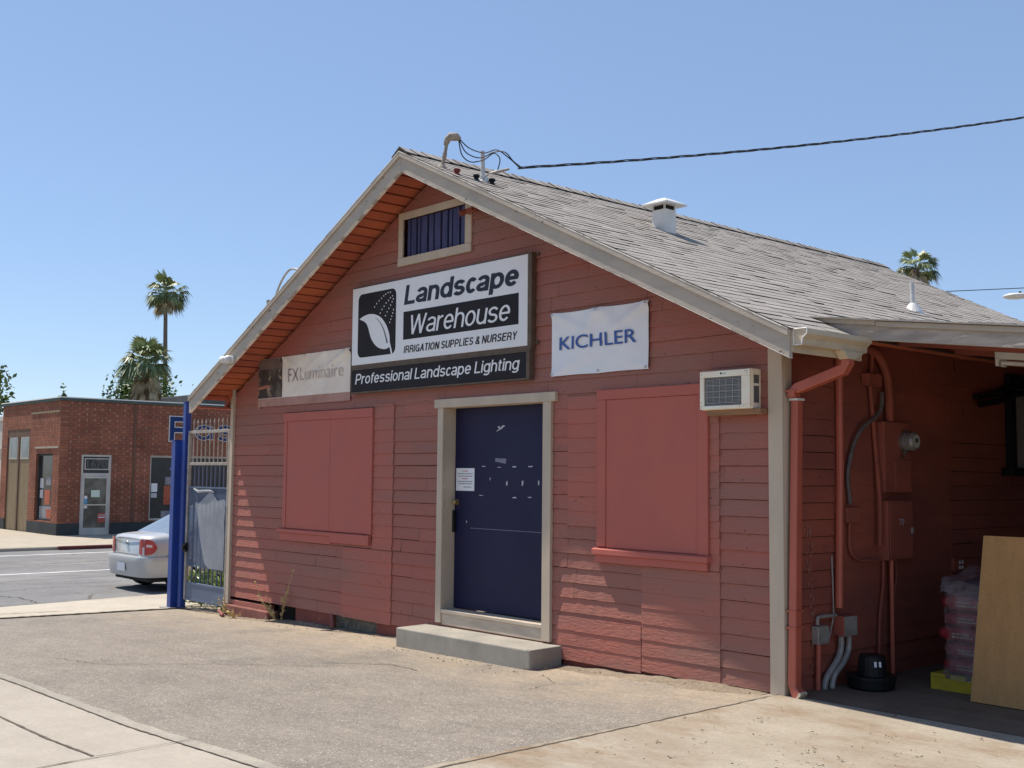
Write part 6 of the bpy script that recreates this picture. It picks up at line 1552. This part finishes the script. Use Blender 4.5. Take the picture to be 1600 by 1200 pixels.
def wall_x(m, x, th, y0, y1, z0, z1, holes):
    us = sorted(set([y0, y1] + [h[i] for h in holes for i in (0, 1)])); zs = sorted(set([z0, z1] + [min(z1, max(z0, h[i])) for h in holes for i in (2, 3)]))
    for a, b in zip(us, us[1:]):
        for c, e in zip(zs, zs[1:]):
            if any(h[0] <= (a + b) / 2 <= h[1] and h[2] <= (c + e) / 2 <= h[3] for h in holes): continue
            m.box(x - th, x, a, b, c, e)
def wall_y(m, y, th, x0, x1, z0, z1, holes):
    us = sorted(set([x0, x1] + [h[i] for h in holes for i in (0, 1)])); zs = sorted(set([z0, z1] + [min(z1, max(z0, h[i])) for h in holes for i in (2, 3)]))
    for a, b in zip(us, us[1:]):
        for c, e in zip(zs, zs[1:]):
            if any(h[0] <= (a + b) / 2 <= h[1] and h[2] <= (c + e) / 2 <= h[3] for h in holes): continue
            m.box(a, b, y, y + th, c, e)
mb = MB(); wall_x(mb, BX, 0.25, BY + 0.2501, 26, 0.02, BZT, [(6.02, 6.96, -1, 2.10), (8.20, 11.6, 0.06, 2.10), (13, 16, 0.06, 2.1), (18, 22, .06, 2.1)]); mb.build('street_wall', M['brick_y'], bs)
mb = MB(); wall_y(mb, BY, 0.25, -26.15, BX, 0.02, BZT, [(-25.6, -23.46, -1, 2.90), (-22.86, -21.43, 0.06, 2.11)]); mb.build('corner_wall', M['brick_x'], bs)
mb = MB(); wall_x(mb, BX + 0.012, 0.27, BY + 0.2601, 26, -0.40, 0.0195, [(6.02, 6.96, -1, 3)]); wall_y(mb, BY - 0.012, 0.27, -26.16, BX + 0.012, -0.40, 0.0195, [(-25.6, -23.46, -1, 3)]); mb.build('painted_base', M['band'], bs)
mb = MB(); mb.box(BX - 0.30, BX + 0.05, BY + 0.2, 26, BZT + 0.0005, BZT + 0.085); mb.box(-26.19, BX + 0.05, BY - 0.05, BY + 0.1995, BZT + 0.0005, BZT + 0.085); mb.build('coping', M['coping_green'], bs)
mb = MB(); mb.box(BX - 0.36, BX + 0.06, BY - 0.06, 26, BZT + 0.0855, BZT + 0.115); mb.box(-26.21, BX - 0.3605, BY - 0.06, 26, BZT + 0.0855, BZT + 0.115); mb.build('roof', M['roof_white'], bs)
mb = MB(); mb.box(-25.7, -25.5, BY + .3, 26, -.3, BZT); mb.box(-25.7, BX, 25.7, 26, -.3, BZT); mb.build('rear_wall', M['brick_y'], bs)
mb = MB(); mb.box(BX + 0.001, BX + 0.025, 7.635, 7.685, 0.02, BZT - .02); mb.build('wall_joint', M['brown_frame'], bs)
# glass door
mb = MB()
D0, D1 = 6.022, 6.958; xf = BX - 0.03
for a, b, c, d in ((D0, D0 + .07, -0.37, 2.09), (D1 - .07, D1, -0.37, 2.09), (D0 + .0705, D1 - .0705, 2.03, 2.09), (D0 + .0705, D1 - .0705, 1.44, 1.53)): mb.box(xf - 0.05, xf, a, b, c, d)
df = mb.build('door_frame', M['alu'], bs)
mb = MB()
for a, b, c, d in ((D0 + .072, D0 + .125, -0.36, 1.435), (D1 - .125, D1 - .072, -0.36, 1.435), (D0 + .1255, D1 - .1255, 1.37, 1.435), (D0 + .1255, D1 - .1255, -0.36, -0.13)): mb.box(xf - 0.04, xf - .005, a, b, c, d)
sd_ = mb.build('shop_door', M['alu'], bs)
mb = MB(); mb.box(xf - .03, xf - .022, D0 + .1255, D1 - .1255, -.1295, 1.3695); mb.build('pane', M['door_glass'], sd_)
mb = MB(); mb.box(xf - .006, xf + .025, D0 + .09, D1 - .09, .55, .585); mb.build('push_bar', M['steel'], sd_)
mb = MB(); mb.box(xf - .04, xf - .03, D0 + .0705, D1 - .0705, 1.5305, 2.0295); tr = mb.build('transom', M['shop_glass'], bs)
py = lambda off: (lambda u, v: (xf + off, u, v))
mb = MB()
for a, b, c, d in ((6.14, 6.17, 1.63, 1.98), (6.87, 6.90, 1.63, 1.98), (6.17, 6.87, 1.95, 1.98), (6.17, 6.87, 1.63, 1.66)): mb.box(xf - .0295, xf - .02, a + (0.0004 if a == 6.17 else 0), b - (.0004 if b == 6.87 else 0), c, d)
mb.build('number_frame', M['alu'], tr)
text('1670', 6.21, 6.83, 1.69, 1.925, 0, mat('dim_number', (0.09, 0.08, 0.08, 1), 0.5), tr, 'street_number', offset=0.02, place=py(-.025))
def stickers(parent, items):
    for nm, y0, y1, z0, z1, mm in items:
        m = MB(); m.box(xf - .021, xf - .017, y0, y1, z0, z1); m.build(nm, M[mm], parent)
stickers(sd_, [('notice', 6.37, 6.635, .80, 1.01, 'mint'), ('round_sticker', 6.165, 6.255, .75, .84, 'paper'), ('blue_sticker', 6.16, 6.26, .60, .74, 'sticker_blue'), ('white_sticker', 6.16, 6.26, .46, .54, 'paper'), ('red_sign', 6.60, 6.85, .03, .31, 'tail_red')])
text('NOTICE', 6.62, 6.83, .23, .275, 0, M['paper'], sd_, 'lettering', place=py(-.015))
mb = MB(); mb.box(xf - .0165, xf - .015, 6.62, 6.83, .17, .20); mb.build('lettering_lines', M['paper'], sd_)
M['cloudy_pane'] = mat('cloudy_pane', (.19, .215, .22, 1), .25, base2=(.12, .14, .15, 1), nscale=2)
M['dim_print'] = mat('glass_dimmed_print', (.30, .30, .31, 1), .6, base2=(.2, .2, .22, 1), nscale=9)  # dimness of prints behind glass is put into this colour
# shop windows
def shopwin_x(y0, y1):
    m = MB()
    for a, b, c, d in ((y0, y0 + .06, .06, 2.10), (y1 - .06, y1, .06, 2.10), (y0 + .0605, y1 - .0605, 2.04, 2.10), (y0 + .0605, y1 - .0605, .06, .12)): m.box(BX - .14, BX - .07, a, b, c, d)
    f = m.build('shop_window', M['alu'] if y0 < 9 else M['band'], bs)
    m = MB(); m.box(BX - .12, BX - .11, y0 + .0605, y1 - .0605, .1205, 2.0395); m.build('pane', M['shop_glass'], f)
    return f
w1 = shopwin_x(8.202, 11.598); shopwin_x(13.002, 15.998); shopwin_x(18.002, 21.998)
for nm, y0, y1, z0, z1, mm in (('notice', 8.30, 8.50, .95, 1.22, 'paper'), ('notice', 8.30, 8.49, .77, .91, 'tape'), ('poster', 8.72, 9.3, .55, 1.15, 'orange_poster'), ('placard', 8.76, 9.25, 1.18, 1.42, 'dim_print'), ('box_display', 8.65, 9.2, .13, .35, 'dim_print')):
    m = MB(); m.box(BX - .109, BX - .104, y0, y1, z0, z1); m.build(nm, M[mm], w1)
text('SALE', 8.76, 9.2, .60, .78, 0, M['tail_red'], w1, 'lettering', place=lambda u, v: (BX - .1, u, v))
m = MB()
for a, b, c, d in ((-22.858, -22.80, .06, 2.11), (-21.49, -21.432, .06, 2.11), (-22.7995, -21.4905, 2.05, 2.11), (-22.7995, -21.4905, .06, .12)): m.box(a, b, BY + .07, BY + .14, c, d)
w2 = m.build('shop_window', M['band'], bs)
m = MB(); m.box(-22.7995, -21.4905, BY + .11, BY + .12, .1205, 2.0495); m.build('pane', M['shop_glass'], w2)
for nm, x0, x1_, z0, z1, mm in (('notice', -22.70, -22.42, 1.05, 1.35, 'tape'), ('notice', -22.70, -22.45, .75, 1.0, 'tape'), ('notice', -22.2, -21.8, 1.15, 1.40, 'dim_print'), ('poster', -22.3, -21.85, .55, 1.0, 'orange_poster'), ('box_display', -22.7, -21.7, .125, .50, 'dim_print'), ('box_display', -22.1, -21.6, .13, .42, 'orange_poster')):
    m = MB(); yq = BY + .100 if x0 == -22.1 else BY + .104; m.box(x0, x1_, yq, BY + .109, z0, z1); m.build(nm, M[mm], w2)
m = MB(); m.box(-22.92, -20.95, BY - .03, BY - .001, 2.27, 2.33); m.build('lintel', M['far_walk'], bs)
m = MB(); m.box(-23.4, -20.95, BY - .02, BY - .001, 3.35, 3.42); m.build('lintel', M['olive_wood'], bs)
# garage style door pair
for x0, x1_ in ((-25.58, -24.55), (-24.51, -23.48)):
    m = MB(); m.box(x0, x1_, BY + .04, BY + .08, -0.36, 2.88); gd = m.build('garage_door', M['olive_wood'], bs, bevel=.01)
    m = MB(); m.box(x0 + .14, x1_ - .14, BY + .022, BY + .0395, 1.95, 2.66); fr2 = m.build('window_frame', M['alu'], gd)
    m = MB(); m.box(x0 + .20, x1_ - .20, BY + .015, BY + .0215, 2.01, 2.60); m.build('pane', M['cloudy_pane'], fr2)
m = MB(); m.box(-25.6, -23.46, BY + .012, BY + .0145, 2.66, 2.90); m.box(-24.58, -24.48, BY + .01, BY + .0395, -.36, 2.6595); m.box(-23.50, -23.46, BY + .01, BY + .0395, -.36, 2.6595); m.box(-25.6, -25.581, BY + .02, BY + .09, -.36, 2.6995); m.build('door_casing', M['brown_frame'], bs)
# blue channel letters
fs = thing('channel_letters', 'big blue outlined letters on the brick shop wall', 'sign', (BX, 10, 2.6))
def fat(strokes, m_out, m_in, nm):
    for k, (wd, off, mm) in enumerate(((.135, .03, m_out), (.095, .045, m_in))):
        m = MB()
        for s_i, s in enumerate(strokes):
            P = [Vector(p) for p in s]; cl = (P[0] - P[-1]).length < 1e-4
            if cl: P = P[:-1]
            n = len(P); L_, R_ = [], []
            ext = 0.0 if k else 0.03
            for i, p in enumerate(P):
                a = P[(i - 1) % n] if (cl or i) else None; b = P[(i + 1) % n] if (cl or i < n - 1) else None
                d1 = (p - a).normalized() if a is not None else (b - p).normalized(); d2 = (b - p).normalized() if b is not None else d1
                nn = (Vector((-d1.y, d1.x)) + Vector((-d2.y, d2.x))).normalized(); f = 1 / max(.5, nn.dot(Vector((-d1.y, d1.x))))
                pe = p
                if a is None: pe = p - d1 * ext
                if b is None: pe = p + d1 * ext
                L_.append(pe + nn * wd / 2 * f); R_.append(pe - nn * wd / 2 * f)
            for i in range(n if cl else n - 1):
                j = (i + 1) % n; o_ = off + s_i * .002
                q = [L_[i], L_[j], R_[j], R_[i]]
                m.prism([(BX + .002, v.x, v.y) for v in q], (o_, 0, 0))
        m.build(nm if k else nm + '_outline', mm, fs)
for k, (g_, o_, mm_, nm_) in enumerate(((.03, .03, M['white_paint'], 'letter_outline'), (0.0, .045, M['sign_blue'], 'letter'))):
    m = MB()
    m.box(BX + .002, BX + o_, 8.80 - g_, 8.945 + g_, 2.577 - g_, 3.35 + g_); m.box(BX + .002, BX + o_ - .002, 8.9451 + g_, 9.36 + g_, 3.205 - g_, 3.35 + g_); m.box(BX + .002, BX + o_ - .002, 8.9451 + g_, 9.31 + g_, 2.86 - g_, 3.0 + g_)
    m.build(nm_, mm_, fs)
fat([arc(9.97, 2.87, .25, .19, 0, 360, 20), [(10.22, 3.05), (10.22, 2.66)]], M['white_paint'], M['sign_blue'], 'letter')
fat([arc(10.72, 2.98, .20, .10, 20, 250, 8) + arc(10.72, 2.77, .21, .11, 80, -160, 8)], M['white_paint'], M['sign_blue'], 'letter')
fat([[(11.3, 3.3), (11.3, 2.62)], [(11.12, 3.02), (11.52, 3.02)]], M['white_paint'], M['sign_blue'], 'letter')
# pale building at the far left edge
ob = thing('pale_building', 'pale stucco building beside the brick shop', 'building', (-30, 10, -.35))
m = MB(); m.box(-36, -26.30, BY + .15, 22, -.4, 3.25); m.build('wall', mat('pale_stucco', (.55, .52, .46, 1), .9, base2=(.46, .43, .38, 1), nscale=2), ob)
m = MB(); m.box(-36.05, -26.26, BY + .10, 22, 3.2505, 3.40); m.box(-36.05, -26.26, BY + .10, 22, 2.3, 2.36); m.build('cornice', M['alu'], ob)
m = MB(); m.box(-29.5, -27.0, BY + .12, BY + .149, .3, 2.0); m.build('window', M['shop_glass'], ob)
# rooftop unit on the shop
m = MB(); m.box(-26.5, -23.8, 11, 13, BZT + .116, BZT + .62); ru = tag(m.build('rooftop_unit', M['band'], None, bevel=.03), 'low dark rooftop unit on the brick shop', 'rooftop unit')

# ------------------------------------------------------------------ palms, trees, street lamp, far wire
def fan_frond(m, base, dirv, ln, spread, r2, t, droop=0.35, nl=13, mi=0):
    d = Vector(dirv).normalized(); base = Vector(base)
    side_ = d.cross(Vector((0, 0, 1)))
    side_ = side_.normalized() if side_.length > .1 else Vector((1, 0, 0))
    upv = side_.cross(d).normalized()
    hub = base + d * ln * .45
    m.tube([base, base.lerp(hub, .5) + upv * .02 * ln, hub], [.03, .022, .015], 4, mi, t)
    for i in range(nl):
        a = (i / (nl - 1) - .5) * 2 * spread
        q = (d * math.cos(a) + side_ * math.sin(a)).normalized()
        l = ln * .62 * (1 - .25 * abs(a) / spread) * r2.uniform(.85, 1.1)
        mid = hub + q * l * .55 + upv * .02 * ln; tip = hub + q * l - Vector((0, 0, droop * l * r2.uniform(.6, 1.3)))
        w = (side_ * math.cos(a) - d * math.sin(a)).normalized() * l * .075
        m.face([hub, mid + w, tip, mid - w], mi, min(1, max(0, t + r2.uniform(-.2, .2))))
def palm(base, top, tr, crown, nf, skirt, seed, label, group='palms beyond the roofs', skirt_len=1.0, up_bias=0.0):
    r2 = random.Random(seed); t = thing('palm_tree', label, 'palm', base, group)
    m = MB(); b, e = Vector(base), Vector(top)
    P = [b.lerp(e, i / 10) + Vector((math.sin(i * .5) * tr * .4, 0, 0)) for i in range(11)]
    m.tube(P, [tr * (1.35 - .5 * i / 10) for i in range(11)], 10); m.build('trunk', M['bark'], t)
    m = MB()
    for i in range(nf):
        an = r2.uniform(0, 6.283); el = math.asin(r2.uniform(-.55 + up_bias, 1.0))
        d = Vector((math.cos(an) * math.cos(el), math.sin(an) * math.cos(el), math.sin(el)))
        tone_ = .15 + .65 * max(0, d.z) + r2.uniform(-.15, .15)
        fan_frond(m, e + d * .15, d, crown * r2.uniform(.8, 1.1), r2.uniform(.8, 1.15), r2, tone_, .2 + .35 * (1 - max(0, d.z)))
    m.build('crown', M['palm_leaf'], t)
    if skirt:
        m = MB()
        for i in range(skirt):
            an = r2.uniform(0, 6.283); s0 = r2.uniform(.1, .9) * skirt_len
            p = e - Vector((0, 0, s0)) + Vector((math.cos(an), math.sin(an), 0)) * tr
            fan_frond(m, p, (math.cos(an) * .55, math.sin(an) * .55, -1 + .3 * r2.random()), crown * r2.uniform(.55, .8), .55, r2, r2.random(), .3, 8)
        m.build('dry_skirt', M['palm_dry'], t)
    return t
palm((-90.6, 40.7, -.5), (-90.0, 40.05, 18.6), .21, 2.35, 46, 22, 51, 'tall slender fan palm rising high above the brick shop', skirt_len=.8)
palm((-82.5, 35.2, -.5), (-82.0, 34.9, 10.9), .38, 2.7, 56, 60, 52, 'short shaggy fan palm with a drooping skirt behind the brick shop', skirt_len=3.2, up_bias=.15)
palm((-36.9, 84.8, -.5), (-36.87, 84.8, 20.0), .36, 1.95, 44, 34, 53, 'fan palm crown showing over the far end of the shingle roof', skirt_len=1.4)
def tree(base, h, crown_c, crown_r, n, seed, label, cat='tree', nm='tree', leaf=.35):
    r2 = random.Random(seed); t = thing(nm, label, cat, base)
    m = MB(); c = Vector(crown_c); b = Vector(base)
    m.tube([b, b.lerp(c, .5), c], [.22, .16, .08], 8)
    cl = []
    for i in range(12):
        q = Vector((r2.gauss(0, .5), r2.gauss(0, .5), r2.gauss(0, .5)))
        if q.length > 1: q.normalize()
        q = c + Vector((q.x * crown_r[0], q.y * crown_r[1], q.z * crown_r[2])); cl.append(q); m.tube([b.lerp(c, .6), b.lerp(c, .7).lerp(q, .5), q], [.09, .05, .02], 5)
    m.build('trunk', M['bark'], t)
    m = MB()
    for i in range(n):
        k = r2.randrange(len(cl)); q = cl[k]
        p = q + Vector((r2.gauss(0, .32) * crown_r[0], r2.gauss(0, .32) * crown_r[1], r2.gauss(0, .28) * crown_r[2]))
        leafquad(m, p, (r2.uniform(-1, 1), r2.uniform(-1, 1), r2.uniform(-.8, .8)), leaf * r2.uniform(.2, .4), leaf * r2.uniform(.7, 1.3), r2, min(1, max(0, (k % 4) / 5 + r2.uniform(-.1, .4))))
    m.build('crown', M['leaf_dark'], t)
tree((-89.0, 38.0, -.5), 9, (-89.0, 37.7, 8.3), (2.7, 2.7, 2.2), 3400, 61, 'dark green broadleaf tree at the foot of the shaggy palm', leaf=.42)
tree((-69.9, 17.4, -.5), 8, (-69.9, 17.6, 6.9), (1.6, 1.6, 1.7), 1300, 62, 'rounded green tree at the far street end of the brick shop', leaf=.40)
tree((-66.85, 22.1, -.5), 8, (-66.85, 22.15, 5.5), (.16, .16, 1.4), 380, 63, 'narrow dark cypress tip above the brick shop roof', leaf=.3)
r2 = random.Random(71)
tw = thing('sparse_tree', 'sparse thin twigs beside the eave above the brick shop', 'tree', (-72, 36.2, -.5))
m = MB(); lv = MB()
for i in range(9):
    b = Vector((-72 + r2.uniform(-.2, .2), 36.2, 3.5)); e = Vector((-72 + r2.uniform(-1.6, 1.6), 36.2 + r2.uniform(-1.6, 1.6), r2.uniform(6.0, 7.4))); m.tube([b, b.lerp(e, .6) + Vector((0, 0, .2)), e], [.04, .025, .01], 5)
    for k in range(34): p = b.lerp(e, r2.uniform(.55, 1.02)); leafquad(lv, p + Vector((r2.gauss(0, .1), r2.gauss(0, .1), r2.gauss(0, .1))), (r2.uniform(-1, 1), r2.uniform(-1, 1), r2.uniform(-1, 1)), .06, .24, r2, .3)
m.tube([(-72, 36.2, -.5), (-72, 36.2, 3.6)], .06, 6); m.build('trunk', M['bark'], tw); lv.build('crown', M['leaf_dark'], tw)
sl = thing('street_lamp', 'grey cobra head street lamp far behind the carport', 'street lamp', (-2.2, 34.6, -.5))
m = MB(); m.tube([(-2.2, 34.6, -.5), (-2.2, 34.6, 7.6), (-2.25, 34.55, 8.0), (-2.6, 34.15, 8.12), (-3.9, 32.7, 8.05)], [.1, .07, .06, .05, .04], 8); m.build('pole', M['galv'], sl)
m = MB(); m.ball((-4.30, 32.24, 8.00), (.44, .44, .10), 16, 8); m.build('lamp_head', M['white_paint'], sl, smooth=True)
m = MB(); m.tube([(-4.2, 32.35, 8.06), (-4.2, 32.35, 8.17)], .05, 8); m.build('photocell', M['black'], sl)
m = MB(); m.tube(catenary((-8, 13, 6.0), (12, 38.8, 8.25), .15, 30), .012, 5)
tag(m.build('far_cable', M['cable'], None), 'thin dark overhead wire beyond the roof by the far palm', 'cable')

for o in bpy.data.objects:
    if '_o' in o: del o['_o']
